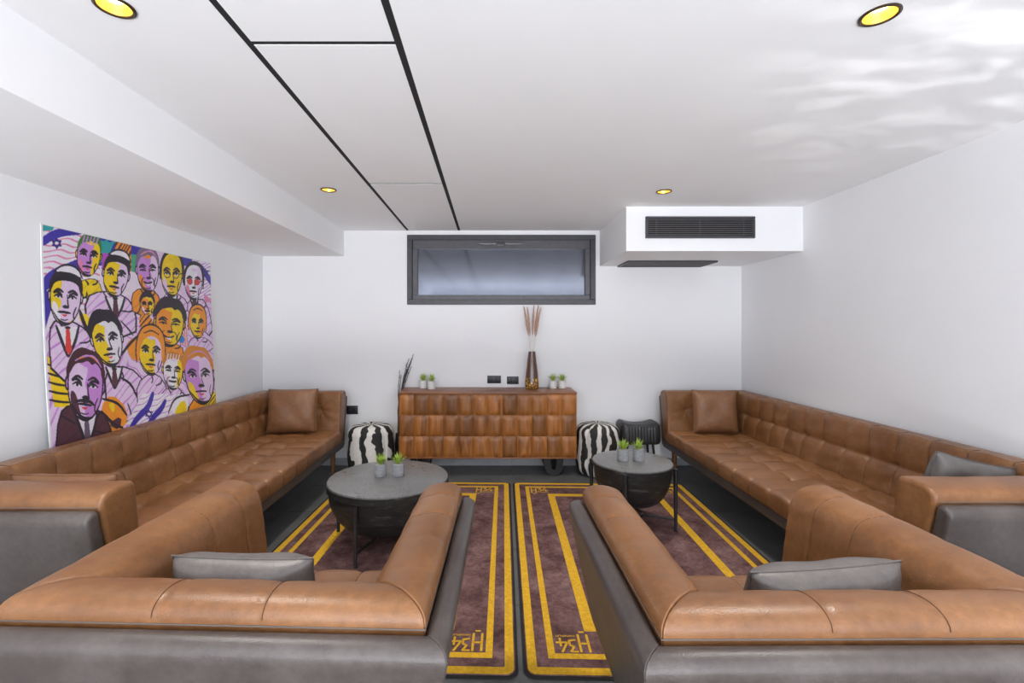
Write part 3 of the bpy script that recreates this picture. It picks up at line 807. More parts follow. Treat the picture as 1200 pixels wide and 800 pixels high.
# ------------------------------------------------------------------ bowl tables
RUGZ = 0.0115
def bowl_table(label, loc, r, h, zb, rim, legang, legr, legtop, lr=0.0115):
    t = thing('drum_coffee_table', label, 'coffee table', loc, 0, 'black bowl coffee tables')
    prof = [(0.001, zb)]
    flat = r * 0.42
    for k in range(15):
        a = math.pi / 2 * k / 14
        prof.append((flat + (r - 0.012 - flat) * math.sin(a), zb + (h - rim - zb) * (1 - math.cos(a))))
    prof += [(r - 0.012, h - rim - 0.001)]
    lathe('bowl', prof + [(0.001, h - rim - 0.001)], 'table_black', t, n=72)
    lathe('rim', [(r - 0.014, h - rim - 0.001), (r, h - rim + 0.003), (r, h - 0.012), (r - 0.004, h - 0.0085), (0.001, h - 0.0085)], 'table_black', t, n=72)
    lathe('table_top', [(0.001, h - 0.0085), (r - 0.004, h - 0.0085), (r - 0.006, h - 0.002), (r - 0.012, h), (0.001, h)], 'table_top', t, n=72)
    for a in legang:
        c, s = math.cos(R(a)), math.sin(R(a))
        lg = tube('leg', [(legr * c, legr * s, RUGZ), (legr * c, legr * s, legtop)], [lr, lr * 1.35], 'black_metal', t, 12)
        tube('brace', [(legr * c, legr * s, 0.09), (0.25 * legr * c, 0.25 * legr * s, min(0.09, zb - 0.012))], lr * 0.75, 'black_metal', t, 10)
    ring = [(0.27 * legr * math.cos(x), 0.27 * legr * math.sin(x), min(0.09, zb - 0.012)) for x in [2 * math.pi * k / 24 for k in range(25)]]
    tube('bearing_ring', ring, lr * 0.75, 'black_metal', t, 8)
    return t
bowl_table('larger low round table with black wooden bowl body and two potted plants', (-0.70, 3.2, 0), 0.409, 0.44, 0.115, 0.055, (-107, -17, 73, 163), 0.405, 0.385)
bowl_table('smaller round table with black wooden bowl body on tall outer legs', (1.05, 3.456, 0), 0.292, 0.48, 0.175, 0.03, (-25, -115, 155, 65), 0.302, 0.455)

# ------------------------------------------------------------------ poufs and stool
def pouf(label, mat, loc, r, h, lobes, rot, waist):
    t = thing('zebra_pouf', label, 'pouf', loc, R(rot), 'zebra hide poufs')
    prof = [(0.001, 0.0), (r * 0.6, 0.002), (r * 0.80, 0.012), (r * 0.92, 0.05)]
    for k in range(1, 10):
        q = k / 10
        prof.append((r * (0.95 + 0.05 * math.sin(q * math.pi) - waist * math.exp(-((q - 0.52) / 0.2) ** 2)), 0.05 + (h - 0.13) * q))
    for k in range(9):
        a = math.pi / 2 * k / 8
        prof.append((r * (0.55 + 0.41 * math.cos(a)), h - 0.09 + 0.085 * math.sin(a)))
    prof += [(r * 0.4, h), (r * 0.2, h - 0.001), (r * 0.06, h - 0.012), (0.001, h - 0.013)]
    def fn(rr, z, a):
        k = abs(math.sin(a * lobes / 2))
        seam = math.exp(-(k / 0.10) ** 2)
        return rr * (1 - 0.045 * seam + 0.02 * (k - 0.6)), z - (0.012 * seam if z > h - 0.1 else 0) * min(1, rr / (0.2 * r))
    lathe('cover', prof, mat, t, n=144, sharp=None, fn=fn)
    lathe('top_button', [(0.001, h - 0.012), (0.018, h - 0.010), (0.016, h - 0.002), (0.001, h + 0.001)], mat, t, n=24)
    return t
pouf('zebra-striped hide pouf with broad stripes beside the poster-side sofa', 'zebra_hide', (-1.205, 4.69, 0), 0.236, 0.495, 6, 20, 0.0)
pouf('zebra-striped hide pouf with narrow wavy stripes beside the black stool', 'zebra_hide_fine', (1.078, 4.69, 0), 0.226, 0.505, 6, 50, 0.05)

st = thing('saddle_stool', 'small black leather saddle stool with fluted sides', 'stool', (1.503, 4.765, 0))
SW, SDp = 0.39, 0.30
sprof = [(-0.15, 0.33), (-0.148, 0.42), (-0.14, 0.49), (-0.11, 0.525), (-0.05, 0.535), (0.05, 0.535), (0.11, 0.525), (0.14, 0.49), (0.148, 0.42), (0.15, 0.33), (0.12, 0.315), (-0.12, 0.315)]
def dst(A, B, Z, na, nz):
    side = sstep(np.abs(na), 0.4, 0.9)
    top = sstep(nz, 0.3, 0.9)
    return 0.006 * side * np.abs(np.sin(B * math.pi / 0.03)) ** 0.5 * (Z < 0.5) + top * (0.05 * (B / 0.21) ** 2 - 0.022)
link('seat', extr_mesh(sprof, -SW / 2, SW / 2, lambda A, B, Z: (B, A, Z - 0.02), 0.008, 0.0035, 0.05, 0.05, 0, 0, dst, sharp=None), 'black_leather', st)
for sx in (-1, 1):
    for sy in (-1, 1):
        tube('leg', [(sx * 0.155, sy * 0.11, 0.0), (sx * 0.125, sy * 0.085, 0.32)], [0.010, 0.014], 'black_metal', st, 10)
for sx in (-1, 1):
    tube('stretcher', [(sx * 0.14, -0.097, 0.16), (sx * 0.14, 0.097, 0.16)], 0.006, 'black_metal', st, 8)

# ------------------------------------------------------------------ potted plants
def make_plant(pmat, label, r, h, seed):
    t = thing('potted_plant', label, 'plant', (0, 0, 0), 0, 'small potted succulents')
    nfl = 22
    def fn(rr, z, a):
        return (rr * (1 - 0.018 * abs(math.sin(a * nfl / 2))) if 0.006 < z < h - 0.006 and rr > r * 0.85 else rr), z
    lathe('pot', [(0.001, 0), (r * 0.9, 0), (r * 0.97, 0.005), (r, h * 0.3), (r, h - 0.008), (r * 0.98, h), (r * 0.88, h), (r * 0.86, h - 0.012), (0.001, h - 0.012)], pmat, t, n=66, fn=fn)
    lathe('soil', [(0.001, h - 0.011), (r * 0.85, h - 0.011), (r * 0.8, h - 0.004), (r * 0.3, h), (0.001, h)], 'soil', t, n=24)
    rg = random.Random(seed); bm = bmesh.new()
    for k in range(64):
        a = rg.uniform(0, 2 * math.pi); el = rg.uniform(0.12, 1.0) ** 0.8; L = rg.uniform(0.068, 0.112) * (1.05 - 0.25 * el)
        d = Vector((math.cos(a), math.sin(a), 0)); sd = Vector((-math.sin(a), math.cos(a), 0)); wdt = rg.uniform(0.0032, 0.005)
        p0 = d * 0.006 * rg.random() + Vector((0, 0, h - 0.003)); rows = []
        for q in range(5):
            s = q / 4; p = p0 + d * (L * 0.75 * el * s) + Vector((0, 0, L * (1.0 - 0.45 * el) * s - 0.012 * el * s * s * 0))
            w_ = wdt * (1 - s) ** 0.6 * (0.7 + 0.6 * s) if q < 4 else 0
            rows.append([p] if q == 4 else [p - sd * w_, p + Vector((0, 0, -0.002)) - d * 0.001, p + sd * w_])
        rv = [[bm.verts.new(x) for x in row] for row in rows]
        for q in range(3):
            for e in (0, 1): bm.faces.new((rv[q][e], rv[q][e + 1], rv[q + 1][e + 1], rv[q + 1][e]))
        for e in (0, 1): bm.faces.new((rv[3][e], rv[3][e + 1], rv[4][0]))
    link('foliage', bm_mesh(bm), 'leaf', t)
    return t
pg = make_plant('pot_concrete', 'x', 0.042, 0.083, 3); pw = make_plant('pot_white', 'x', 0.040, 0.08, 5)
spots = [(pg, -0.762, 3.215, 0.44, 10, 'spiky green plant in grey pot on the larger table, beside the sofa-side rim'),
         (pg, -0.642, 3.225, 0.44, 140, 'spiky green plant in grey pot at the middle of the larger table'),
         (pg, 0.981, 3.45, 0.48, 60, 'spiky green plant in grey pot on the smaller table, nearer the rugs\' seam'),
         (pg, 1.099, 3.455, 0.48, 200, 'spiky green plant in grey pot on the smaller table, nearer the wall sofa'),
         (pw, -0.705, 4.86, CZ1, 0, 'spiky plant in white pot next to the dark twigs on the sideboard'),
         (pw, -0.612, 4.80, CZ1, 90, 'spiky plant in white pot on the sideboard, second from the dark twigs'),
         (pw, 0.648, 4.85, CZ1, 130, 'spiky plant in white pot next to the brown vase'),
         (pw, 0.748, 4.86, CZ1, 300, 'spiky plant in white pot at the sideboard end by the zebra pouf')]
used = set()
for (src, x, y, z, a, lb) in spots:
    if src.name in used: o = copy_tree(src)
    else: o = src; used.add(src.name)
    o.location = (x, y, z); o.rotation_euler = (0, 0, R(a)); o['label'] = lb

# ------------------------------------------------------------------ vase with dried plumes
VX, VY = 0.425, 4.80
vs = thing('vase', 'tall tapering brown glazed vase with amber mosaic base', 'vase', (VX, VY, CZ1))
lathe('body', [(0.066, 0.118), (0.062, 0.17), (0.053, 0.25), (0.043, 0.33), (0.036, 0.385), (0.031, 0.385), (0.031, 0.36), (0.040, 0.30), (0.05, 0.2), (0.055, 0.125), (0.066, 0.118)], 'vase_glaze', vs, n=48)
lathe('amber_base', [(0.001, 0.0), (0.052, 0.0), (0.066, 0.008), (0.072, 0.03), (0.071, 0.06), (0.068, 0.1), (0.066, 0.1178), (0.001, 0.1178)], 'vase_amber', vs, n=48)
plumes = [(-0.085, -0.02, 0.86, 'dried grass plume leaning towards the sockets, outermost in the vase'), (-0.045, 0.02, 0.85, 'dried grass plume leaning slightly towards the sockets in the vase'),
          (0.018, -0.02, 0.865, 'upright greyish dried grass plume in the middle of the vase'), (0.07, 0.01, 0.88, 'tallest dried grass plume leaning towards the white pots'),
          (0.088, -0.015, 0.84, 'dried grass plume leaning furthest towards the white pots')]
for i, (dx, dy, top, lb) in enumerate(plumes):
    t = thing('dried_grass_stem', lb, 'dried grass', (VX, VY, CZ1 + 0.119), 0, 'dried grass plumes in the vase')
    top -= 0.12
    def pt(s): return Vector((dx * (0.12 * s + 0.88 * s ** 1.7), dy * s, top * s))
    tube('stalk', [pt(k / 8) for k in range(8)], 0.0018, 'stem', t, 6)
    rg = random.Random(i); bm = bmesh.new()
    add_tube(bm, [pt(0.58 + 0.42 * k / 9) for k in range(10)], [0.003, 0.007, 0.010, 0.012, 0.012, 0.011, 0.010, 0.008, 0.006, 0.001], 8)
    for k in range(110):
        s = rg.uniform(0.58, 0.97); p = pt(s); a = rg.uniform(0, 6.28); o_ = Vector((math.cos(a), math.sin(a), 0))
        q = p + o_ * rg.uniform(0.010, 0.019) + Vector((dx * 0.15, 0, 0.035)); sd = o_.cross(Vector((0, 0, 1))) * 0.0018
        bm.faces.new([bm.verts.new(p + sd), bm.verts.new(p - sd), bm.verts.new(q)])
    link('plume', bm_mesh(bm), 'plume', t)

# dark twigs standing in a slim floor vase beside the sideboard
tw = thing('twig_bundle', 'bundle of dark dry twigs leaning beside the wooden sideboard', 'dry twigs', (-0.972, 4.885, 0))
lathe('floor_vase', [(0.001, 0), (0.045, 0), (0.05, 0.01), (0.044, 0.12), (0.03, 0.3), (0.026, 0.36), (0.02, 0.36), (0.02, 0.33), (0.001, 0.32)], 'black_plastic', tw, n=32)
rg = random.Random(11)
tips = [((0.015, 0.0), 1.02), ((0.10, 0.0), 1.06), ((0.13, 0.01), 1.10), ((0.165, -0.02), 1.19), ((0.11, 0.02), 1.14), ((0.075, -0.01), 0.98), ((0.15, 0.015), 1.15), ((0.12, -0.015), 1.08), ((0.095, 0.015), 1.03), ((0.14, 0.0), 1.06), ((0.03, 0.01), 0.97)]
for (tx, ty), tz in tips:
    pts = []
    for k in range(9):
        s = k / 8; wob = 0.007 * math.sin(s * math.pi)
        pts.append((tx * s ** 2.2 + rg.uniform(-wob, wob), ty * s + rg.uniform(-wob, wob), 0.34 + (tz - 0.34) * s))
    bm = bmesh.new(); add_tube(bm, pts, [0.007 - 0.0042 * k / 8 for k in range(9)], 6)
    for k in range(10):
        s = rg.randint(4, 7); p = Vector(pts[s]); q = p + Vector((rg.uniform(-0.01, 0.03), rg.uniform(-0.015, 0.015), rg.uniform(0.02, 0.06)))
        add_tube(bm, [p, q], [0.0018, 0.0008], 4)
    link('twig', bm_mesh(bm), 'twig', tw)

# ------------------------------------------------------------------ poster: pop-art crowd print on a board
PW, PH = 1.52, 1.245
RW, RH = 500, 410
img = np.zeros((RH, RW, 3)); img[:] = (0.86, 0.74, 0.86)
YY, XX = np.mgrid[0:RH, 0:RW]
def c2r(x, y):
    """position read in the wall picture -> raster position on the board"""
    px = 20 + x / 2.667; py = 240 + y / 2.667
    z = 1322.7 / (575 - px); u = (z - 2.5) / PW
    yt = 264 + (px - 46) * 0.21
    v = (py - yt) * z / 545 / PH
    return (u * RW, v * RH)
def hexc(s):
    c = [int(s[i:i + 2], 16) / 255 for i in (0, 2, 4)]
    return np.array([x / 12.92 if x < 0.04045 else ((x + 0.055) / 1.055) ** 2.4 for x in c])
K = hexc('2b2430'); YEL = hexc('f7d410'); ORA = hexc('f59a28'); PUR = hexc('cf8fdc'); LIL = hexc('ead0ef'); WHT = hexc('efeaf3')
BLU = hexc('4236a8'); RED = hexc('e0453f'); TEA = hexc('2fa6a8'); GRN = hexc('5fae52'); PNK = hexc('e58ab8'); BRN = hexc('5a3440'); MAG = hexc('b54fc0')
def smooth(pts, it=2, closed=True):
    P = [np.array(p, float) for p in pts]
    for _ in range(it):
        Q = []
        rng = range(len(P)) if closed else range(len(P) - 1)
        for i in rng:
            a, b = P[i], P[(i + 1) % len(P)]; Q += [a * .75 + b * .25, a * .25 + b * .75]
        P = Q if closed else [P[0]] + Q + [P[-1]]
    return P
def fill(pts, col, it=2, hatch=None):
    P = np.array([c2r(*p) for p in smooth(pts, it)] if it else [c2r(*p) for p in pts])
    x0, y0 = np.floor(P.min(0)).astype(int); x1, y1 = np.ceil(P.max(0)).astype(int) + 1
    x0, y0 = max(x0, 0), max(y0, 0); x1, y1 = min(x1, RW), min(y1, RH)
    if x1 <= x0 or y1 <= y0: return
    gx = XX[y0:y1, x0:x1]; gy = YY[y0:y1, x0:x1]; ins = np.zeros(gx.shape, bool)
    for i in range(len(P)):
        (xa, ya), (xb, yb) = P[i], P[(i + 1) % len(P)]
        if ya == yb: continue
        ins ^= ((ya > gy) != (yb > gy)) & (gx < (xb - xa) * (gy - ya) / (yb - ya) + xa)
    sub = img[y0:y1, x0:x1]
    if hatch is not None:
        c2, per, ang, wd_ = hatch
        st_ = np.mod(gx * math.cos(ang) + gy * math.sin(ang) + 2.5 * np.sin(gx * 0.13 + gy * 0.09), per) < wd_
        sub[ins & st_] = c2; sub[ins & ~st_] = col
    else: sub[ins] = col
def ink(pts, w, col=None, it=2):
    col = K if col is None else col
    P = [np.array(c2r(*p)) for p in smooth(pts, it, False)]; w = w * 1.3
    n = len(P)
    for i in range(n - 1):
        a, b = P[i], P[i + 1]; ww = w * (0.55 + 0.45 * math.sin(math.pi * (i + 0.5) / (n - 1)))
        x0, x1 = int(max(0, min(a[0], b[0]) - ww - 1)), int(min(RW, max(a[0], b[0]) + ww + 2)); y0, y1 = int(max(0, min(a[1], b[1]) - ww - 1)), int(min(RH, max(a[1], b[1]) + ww + 2))
        if x1 <= x0 or y1 <= y0: continue
        gx = XX[y0:y1, x0:x1]; gy = YY[y0:y1, x0:x1]; d = b - a; L2 = max(d @ d, 1e-6)
        t_ = np.clip(((gx - a[0]) * d[0] + (gy - a[1]) * d[1]) / L2, 0, 1)
        img[y0:y1, x0:x1][np.hypot(gx - a[0] - t_ * d[0], gy - a[1] - t_ * d[1]) <= ww] = col
def star(cx, cy, r):
    for s in (1, -1):
        tri = [(cx + r * math.sin(2.094 * k), cy - s * r * math.cos(2.094 * k)) for k in range(3)]
        for k in range(3): ink([tri[k], tri[(k + 1) % 3]], 1.1, BLU * 0.6, 0)
def face(cx, cy, w, h, tilt, c1, c2, c3, hair, hcol=None, split=0.15, smile=0.0, extra=()):
    hcol = K if hcol is None else hcol
    ct, sn = math.cos(R(tilt)), math.sin(R(tilt))
    def T(p): return (cx + (p[0] * w / 2) * ct - (p[1] * h / 2) * sn, cy + (p[0] * w / 2) * sn + (p[1] * h / 2) * ct)
    def TT(ps): return [T((p[0] * 1.1, p[1] * 1.08)) for p in ps]
    head = [(-0.55, -0.95), (0, -1.05), (0.55, -0.95), (0.88, -0.55), (0.92, 0.0), (0.82, 0.45), (0.5, 0.88), (0.05, 1.04), (-0.42, 0.9), (-0.78, 0.5), (-0.9, 0.0), (-0.86, -0.55)]
    # ears, black contour, face planes
    for s in (-1, 1):
        fill(TT([(s * 0.86, -0.25), (s * 1.1, -0.3), (s * 1.1, 0.1), (s * 0.88, 0.22)]), K); fill(TT([(s * 0.88, -0.18), (s * 1.02, -0.22), (s * 1.02, 0.05), (s * 0.9, 0.12)]), c2)
    fill(TT([(x * 1.08, y * 1.07) for x, y in head]), K)
    fill(TT(head), c1)
    fill(TT([(split, -1.0), (split + 0.12, -0.5), (split - 0.05, -0.1), (split + 0.18, 0.2), (split, 0.5), (split + 0.1, 1.0), (0.5, 0.88), (0.82, 0.45), (0.92, 0), (0.88, -0.55), (0.55, -0.95)]), c2)
    fill(TT([(-0.75, 0.1), (-0.45, 0.25), (-0.3, 0.6), (-0.1, 0.95), (-0.42, 0.9), (-0.78, 0.5)]), c3)
    fill(TT([(-0.5, -0.75), (0.1, -0.85), (0.4, -0.7), (0.1, -0.6)]), c3 if smile else c2)
    if hair in ('short', 'side', 'curly', 'thick'):
        d = {'short': 0.0, 'side': 0.05, 'curly': 0.12, 'thick': 0.16}[hair]
        top = [(-0.98 - d, -0.2), (-1.02 - d, -0.6), (-0.75, -1.05 - d), (-0.3, -1.22 - d), (0.2, -1.14 - d), (0.7, -1.08 - d), (1.0 + d, -0.6), (0.96 + d, -0.2), (0.84, -0.38), (0.8, -0.6), (0.5, -0.82), (0.3, -0.7), (0.1, -0.86), (-0.25, -0.72 - d * 0.4), (-0.6, -0.72), (-0.82, -0.42)]
        fill(TT(top), hcol)
        if hair == 'side':
            for q in range(3): ink(TT([(-0.6 + q * 0.2, -0.8 - q * 0.08), (0.0 + q * 0.2, -1.05), (0.6 + q * 0.1, -0.9 + q * 0.1)]), 1.2, ORA if q % 2 else PUR)
        if hair == 'short':
            for q in range(5): ink(TT([(-0.6 + q * 0.27, -0.7), (-0.5 + q * 0.27, -1.05)]), 1.1, c1)
    elif hair == 'cap':
        fill(TT([(-1.0, -0.1), (-1.05, -0.6), (-0.7, -1.1), (0, -1.22), (0.7, -1.1), (1.05, -0.6), (1.0, -0.1), (0.85, -0.3), (0.7, -0.62), (0, -0.72), (-0.7, -0.62), (-0.85, -0.3)]), K)
        fill(TT([(-0.75, -1.0), (-0.4, -1.22), (0.1, -1.3), (0.6, -1.2), (0.92, -0.85), (0.4, -1.02), (-0.2, -1.05)]), WHT)
        ink(TT([(-0.8, -1.0), (-0.4, -1.27), (0.1, -1.35), (0.65, -1.24), (0.95, -0.85)]), 1.6)
    elif hair == 'scarf':
        fill(TT([(-1.1, 0.5), (-1.2, -0.3), (-0.9, -1.1), (0, -1.4), (0.9, -1.1), (1.15, -0.3), (1.05, 0.6), (0.85, 0.3), (0.8, -0.5), (0.2, -0.85), (-0.5, -0.7), (-0.85, -0.2), (-0.85, 0.4)]), hcol)
        ink(TT([(-1.1, 0.5), (-1.22, -0.3), (-0.9, -1.12), (0, -1.42), (0.9, -1.12), (1.17, -0.3), (1.05, 0.6)]), 1.7)
        ink(TT([(-0.6, -0.9), (0, -1.1), (0.6, -0.9)]), 1.3)
    elif hair == 'bald':
        ink(TT([(-1.0, 0.2), (-1.05, -0.5), (-0.6, -1.1), (0.1, -1.2), (0.8, -1.0), (1.08, -0.4), (1.05, 0.3)]), 3.2)
    # brows, eyes, nose, mouth
    for s in (-1, 1):
        ink(TT([(s * 0.72, -0.2), (s * 0.45, -0.36), (s * 0.16, -0.24)]), 2.0)
        if not smile:
            fill(TT([(s * 0.66, -0.06), (s * 0.42, -0.17), (s * 0.2, -0.05), (s * 0.42, 0.03)]), WHT)
        ink(TT([(s * 0.68, -0.05), (s * 0.42, -0.16 + (0.06 if smile else 0)), (s * 0.18, -0.03)]), 1.5)
        fill(TT([(s * 0.5, -0.13), (s * 0.35, -0.13), (s * 0.35, 0.0), (s * 0.5, 0.0)]), K)
        fill(TT([(s * 0.78, -0.22), (s * 0.5, -0.3), (s * 0.2, -0.2), (s * 0.14, 0.02), (s * 0.2, -0.1), (s * 0.5, -0.2), (s * 0.72, -0.12)]), K)
        if smile: ink(TT([(s * 0.3, 0.3), (s * 0.55, 0.42), (s * 0.5, 0.7)]), 1.1)
    fill(TT([(-0.14, 0.3), (0.02, 0.24), (0.26, 0.28), (0.3, 0.36), (0.1, 0.4), (-0.1, 0.38)]), K)
    fill(TT([(-0.8, 0.42), (-0.6, 0.7), (-0.2, 1.0), (0.05, 1.04), (0.5, 0.88), (0.1, 0.94), (-0.3, 0.84), (-0.6, 0.6)]), K)
    ink(TT([(0.12, -0.15), (0.16, 0.15), (0.24, 0.3), (0.05, 0.37), (-0.12, 0.32)]), 1.3)
    ink(TT([(-0.36, 0.55 - 0.05 * smile), (0, 0.53 + 0.14 * smile), (0.36, 0.55 - 0.05 * smile)]), 2.0)
    fill(TT([(-0.22, 0.6), (0, 0.64), (0.24, 0.6), (0.05, 0.74)]), RED if not smile else WHT)
    ink(TT([(-0.2, 0.82), (0.05, 0.86), (0.25, 0.8)]), 1.0)
    ink(TT([(0.7, 0.3), (0.55, 0.55), (0.6, 0.75)]), 1.3)
    for e in extra:
        if e == 'glasses' or e == 'redglasses':
            for s in (-1, 1):
                if e == 'redglasses': fill(TT([(s * 0.7, -0.16), (s * 0.12, -0.16), (s * 0.16, 0.12), (s * 0.6, 0.14)]), RED)
                ink(TT([(s * 0.74, -0.14), (s * 0.4, -0.22), (s * 0.1, -0.12), (s * 0.15, 0.12), (s * 0.55, 0.15), (s * 0.74, -0.1)]), 1.0, K if e == 'glasses' else RED * 0.6)
            ink(TT([(0.74, -0.08), (1.05, -0.14)]), 1.0)
        if e == 'moustache': ink(TT([(-0.5, 0.5), (-0.2, 0.42), (0.05, 0.44), (0.3, 0.42), (0.5, 0.52)]), 2.6)
def suit(pts, col, lapel=None, tie=None):
    fill(pts, K, 1)
    c = np.mean(np.array(pts), 0); fill([tuple(c + (np.array(p) - c) * 0.93) for p in pts], col, 1, (PUR if col is LIL else col * 0.82, 15, 0.9, 3))
    for q in (0.25, 0.5, 0.8):
        a_ = np.array(pts[int(q * len(pts)) % len(pts)], float); ink([tuple(c + (a_ - c) * 0.85), tuple(c + (a_ - c) * 0.6 + np.array((6, 4))), tuple(c + (a_ - c) * 0.35)], 1.5)
    if lapel:
        (x, y, w, h) = lapel
        fill([(x - w / 2, y), (x + w / 2, y), (x + w * 0.12, y + h), (x - w * 0.1, y + h)], WHT, 0)
        ink([(x - w / 2, y - 2), (x - w * 0.3, y + h * 0.5), (x - w * 0.05, y + h * 1.1)], 2.4); ink([(x + w / 2, y - 2), (x + w * 0.35, y + h * 0.5), (x, y + h * 1.1)], 2.4)
        if tie is not None: fill([(x - 5, y + 4), (x + 6, y + 4), (x + 11, y + h * 0.85), (x + 1, y + h * 1.05), (x - 10, y + h * 0.85)], tie, 0); ink([(x - 6, y + 3), (x + 7, y + 3)], 2.0)
# background
fill([(60, 50), (250, 90), (250, 330), (60, 330)], WHT, 0, (PNK, 11, 1.45, 3))
fill([(60, 60), (110, 65), (100, 82), (60, 84)], TEA, 0)
ink([(66, 122), (92, 101), (130, 86), (190, 84)], 6, BLU); ink([(66, 262), (100, 225), (150, 205), (190, 180)], 9, BLU)
star(113, 122, 16)
fill([(60, 250), (100, 300), (60, 420)], BLU, 0)
fill([(225, 80), (300, 98), (300, 190), (235, 190)], BLU, 0, (TEA, 14, 0.9, 6)); fill([(255, 110), (295, 118), (275, 165), (250, 160)], TEA, 0); fill([(258, 150), (300, 150), (290, 200), (255, 200)], MAG, 0)
fill([(300, 95), (385, 118), (380, 215), (300, 190)], ORA, 0, (BRN, 8, 0.6, 4)); fill([(350, 105), (400, 118), (390, 165), (350, 150)], BLU, 0); fill([(350, 150), (382, 158), (382, 215), (350, 205)], TEA, 0, (GRN, 10, 0, 5))
fill([(420, 130), (625, 175), (625, 330), (420, 330)], LIL, 0); fill([(500, 150), (545, 160), (540, 185), (505, 185)], BLU, 0)
fill([(560, 165), (625, 180), (625, 290), (560, 290)], WHT, 0, (PUR, 9, 1.2, 3)); fill([(575, 180), (625, 250), (625, 280), (570, 200)], BLU, 0); star(585, 205, 12)
fill([(580, 270), (612, 300), (618, 440), (580, 440)], PNK, 0); fill([(590, 360), (625, 350), (625, 430), (585, 425)], RED, 0)
fill([(60, 400), (330, 330), (350, 780), (60, 780)], LIL, 0, (PUR, 19, 0.5, 5)); fill([(330, 280), (625, 300), (625, 700), (330, 720)], LIL, 0, (PUR, 17, 2.2, 3))
fill([(70, 480), (125, 500), (135, 640), (85, 640)], YEL, 0)
for q in range(5): ink([(70, 505 + 28 * q), (100, 515 + 27 * q), (140, 520 + 26 * q)], 1.7)
fill([(320, 430), (380, 400), (380, 480), (340, 490)], ORA); ink([(300, 480), (340, 430), (372, 402)], 2.6)
fill([(500, 365), (525, 372), (520, 440), (498, 430)], RED, 0, (WHT, 6, 0, 3)); fill([(495, 405), (512, 405), (512, 428), (495, 428)], hexc('2f86d0'))
# back row
suit([(178, 250), (200, 232), (245, 232), (262, 290), (190, 300)], YEL)
face(214, 162, 72, 112, 8, PUR, YEL, PNK, 'short', GRN * 0.5, 0.25, 0)
suit([(195, 290), (255, 265), (330, 280), (365, 330), (360, 420), (200, 400)], LIL, (296, 290, 62, 62), BRN)
face(300, 222, 76, 118, 10, YEL, LIL, YEL, 'cap', None, 0.1)
suit([(345, 280), (375, 255), (430, 262), (450, 330), (350, 350)], ORA)
face(402, 205, 66, 118, 0, PUR, LIL, ORA, 'side', hexc('7d6f86'), 0.2, 0.6)
suit([(440, 300), (462, 268), (510, 275), (545, 330), (440, 340)], LIL, (480, 280, 30, 40))
face(478, 215, 64, 122, 3, YEL, YEL * 0.93, LIL, 'bald', None, 0.1, 0, ('glasses',))
suit([(520, 310), (540, 285), (590, 290), (610, 420), (540, 360)], LIL, (548, 288, 26, 30), BRN)
face(547, 236, 54, 98, 4, WHT, LIL, PNK, 'bald', PNK, 0.3, 0, ('redglasses',))
# middle rows
face(398, 312, 40, 60, 0, ORA, YEL, LIL, 'thick', K, 0.1, 0)
fill([(372, 335), (412, 345), (415, 400), (370, 392)], ORA, 1, (K, 9, 0.8, 3))
suit([(525, 420), (545, 405), (590, 412), (612, 450), (520, 460)], LIL)
face(556, 366, 46, 84, 3, YEL, ORA, YEL, 'scarf', ORA, 0.2)
suit([(425, 430), (505, 430), (510, 480), (425, 480)], ORA)
face(466, 372, 86, 122, 6, ORA, YEL, YEL, 'thick', K, 0.05, 0.9)
suit([(75, 400), (105, 355), (180, 372), (225, 420), (240, 560), (80, 560)], LIL, (140, 385, 72, 85), RED)
face(136, 296, 96, 150, 6, YEL, LIL, WHT, 'cap', None, -0.35)
fill([(170, 340), (215, 345), (225, 425), (200, 400)], YEL, 1)
ink([(182, 335), (195, 380), (230, 440)], 3.2)
suit([(250, 520), (300, 500), (360, 520), (400, 600), (330, 700), (250, 640)], LIL, (283, 512, 52, 58), BRN)
face(265, 428, 90, 142, -8, YEL, WHT, YEL, 'thick', K, -0.1)
ink([(300, 540), (335, 560), (350, 600)], 2.2)
suit([(350, 560), (400, 520), (440, 540), (460, 620), (350, 640)], LIL)
face(403, 462, 74, 124, 4, YEL, LIL, YEL, 'scarf', ORA, 0.25)
suit([(420, 600), (450, 565), (500, 572), (520, 650), (420, 660)], LIL)
face(470, 520, 60, 100, 5, WHT, YEL, LIL, 'short', ORA * 0.7, 0.35, 0.3)
suit([(505, 640), (540, 590), (600, 575), (640, 600), (640, 680), (505, 690)], ORA); fill([(560, 610), (625, 560), (625, 660), (560, 670)], YEL, 0, (BRN, 8, 0.9, 3))
face(553, 535, 88, 150, -4, PUR, LIL, YEL, 'side', ORA * 0.8, 0.0)
# lower flag and moustached man
fill([(310, 690), (370, 590), (500, 590), (470, 690)], WHT, 0, (PUR, 10, 1.3, 2))
ink([(322, 705), (350, 665), (385, 635), (402, 590)], 6, BLU); ink([(372, 705), (400, 662), (425, 640), (440, 612)], 6, BLU); star(386, 654, 13)
fill([(230, 640), (270, 590), (320, 640), (310, 700), (240, 720)], ORA, 1); fill([(255, 625), (280, 620), (275, 660)], YEL); fill([(250, 690), (300, 660), (290, 710)], BRN, 1)
ink([(235, 650), (270, 690), (300, 700)], 2.6); ink([(240, 610), (290, 620), (315, 660)], 2.2)
fill([(450, 640), (480, 590), (520, 600), (500, 670)], WHT, 1); ink([(448, 650), (470, 600), (520, 590)], 2.2); fill([(465, 645), (500, 600), (512, 640), (480, 670)], YEL)
suit([(75, 800), (95, 660), (135, 625), (240, 640), (270, 720), (260, 800)], BRN, (185, 660, 70, 90), hexc('6b5a70'))
face(187, 575, 108, 186, 6, LIL, PUR, BRN, 'side', hexc('4a2630'), 0.0, 0, ('moustache',))
rgp = np.random.default_rng(4)
img *= rgp.uniform(0.94, 1.0, (RH, RW, 1))
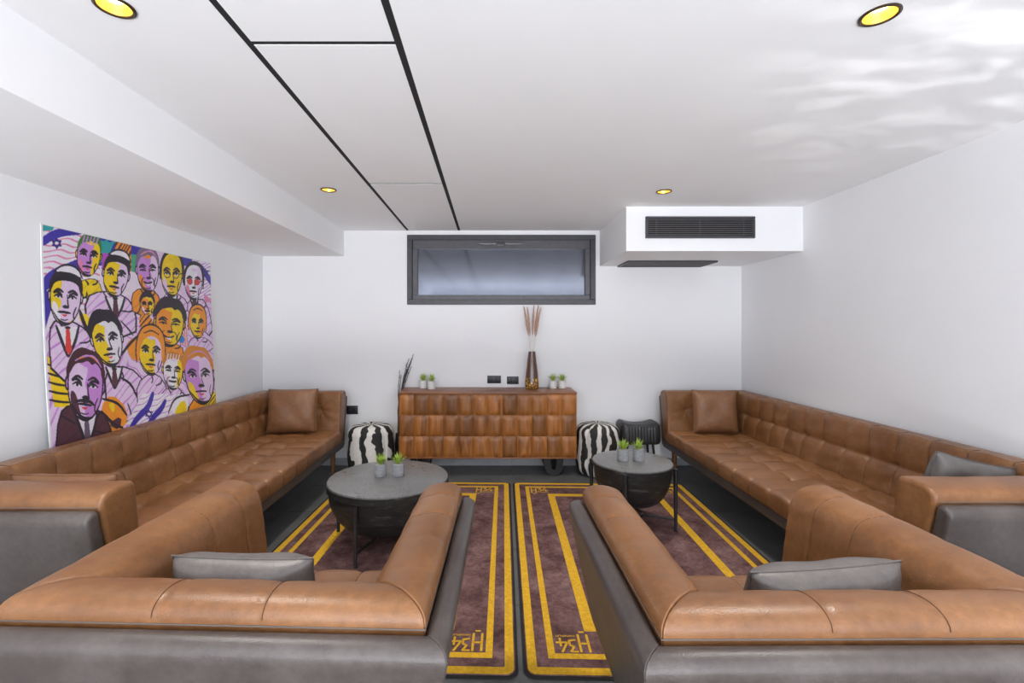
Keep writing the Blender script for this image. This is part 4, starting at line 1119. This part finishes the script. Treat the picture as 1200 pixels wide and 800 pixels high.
po = thing('poster', 'large pop-art poster of a crowd of faces behind the sofa back', 'poster', (0, 0, 0))
PY0, PZT = 2.50, 2.025
def pcoord(u, v, off):
    """board leaning: top touches the wall, foot stands on the ledge of the sofa back"""
    lean = v ** 1.6
    return (XL + 0.004 + 0.052 * lean + off, PY0 + PW * u, PZT - PH * v)
nu, nv = 6, 16; verts, faces = [], []
for off in (0.0, 0.006):
    for i in range(nu + 1):
        for j in range(nv + 1): verts.append(pcoord(i / nu, j / nv, off))
def vid(s, i, j): return s * (nu + 1) * (nv + 1) + i * (nv + 1) + j
for i in range(nu):
    for j in range(nv):
        faces.append((vid(0, i, j), vid(0, i + 1, j), vid(0, i + 1, j + 1), vid(0, i, j + 1))); faces.append((vid(1, i, j), vid(1, i, j + 1), vid(1, i + 1, j + 1), vid(1, i + 1, j)))
for i in range(nu):
    for j in (0, nv): faces.append((vid(0, i, j), vid(0, i + 1, j), vid(1, i + 1, j), vid(1, i, j)))
for j in range(nv):
    for i in (0, nu): faces.append((vid(0, i, j), vid(0, i, j + 1), vid(1, i, j + 1), vid(1, i, j)))
bm = bmesh.new(); vv = [bm.verts.new(p) for p in verts]
for f in faces: bm.faces.new([vv[i] for i in f])
link('board', bm_mesh(bm, True, 30), 'board_white', po)
js, is_ = np.mgrid[0:RH, 0:RW]; U = 0.006 + 0.988 * is_ / (RW - 1); V = 0.005 + 0.99 * js / (RH - 1)
X_, Y_, Z_ = pcoord(U, V, 0.0066)
pv = np.stack([X_ + 0 * U, Y_, Z_], -1).reshape(-1, 3)
a = (js[:-1, :-1] * RW + is_[:-1, :-1]).ravel()
fc = np.stack([a, a + RW, a + RW + 1, a + 1], 1)
me = bpy.data.meshes.new('print'); me.from_pydata(pv.tolist(), [], fc.tolist()); me.update()
ca = me.color_attributes.new('ink', 'FLOAT_COLOR', 'POINT')
ca.data.foreach_set('color', np.concatenate([img.reshape(-1, 3), np.ones((RH * RW, 1))], 1).astype(np.float32).ravel())
link('print', me, 'poster_print', po)
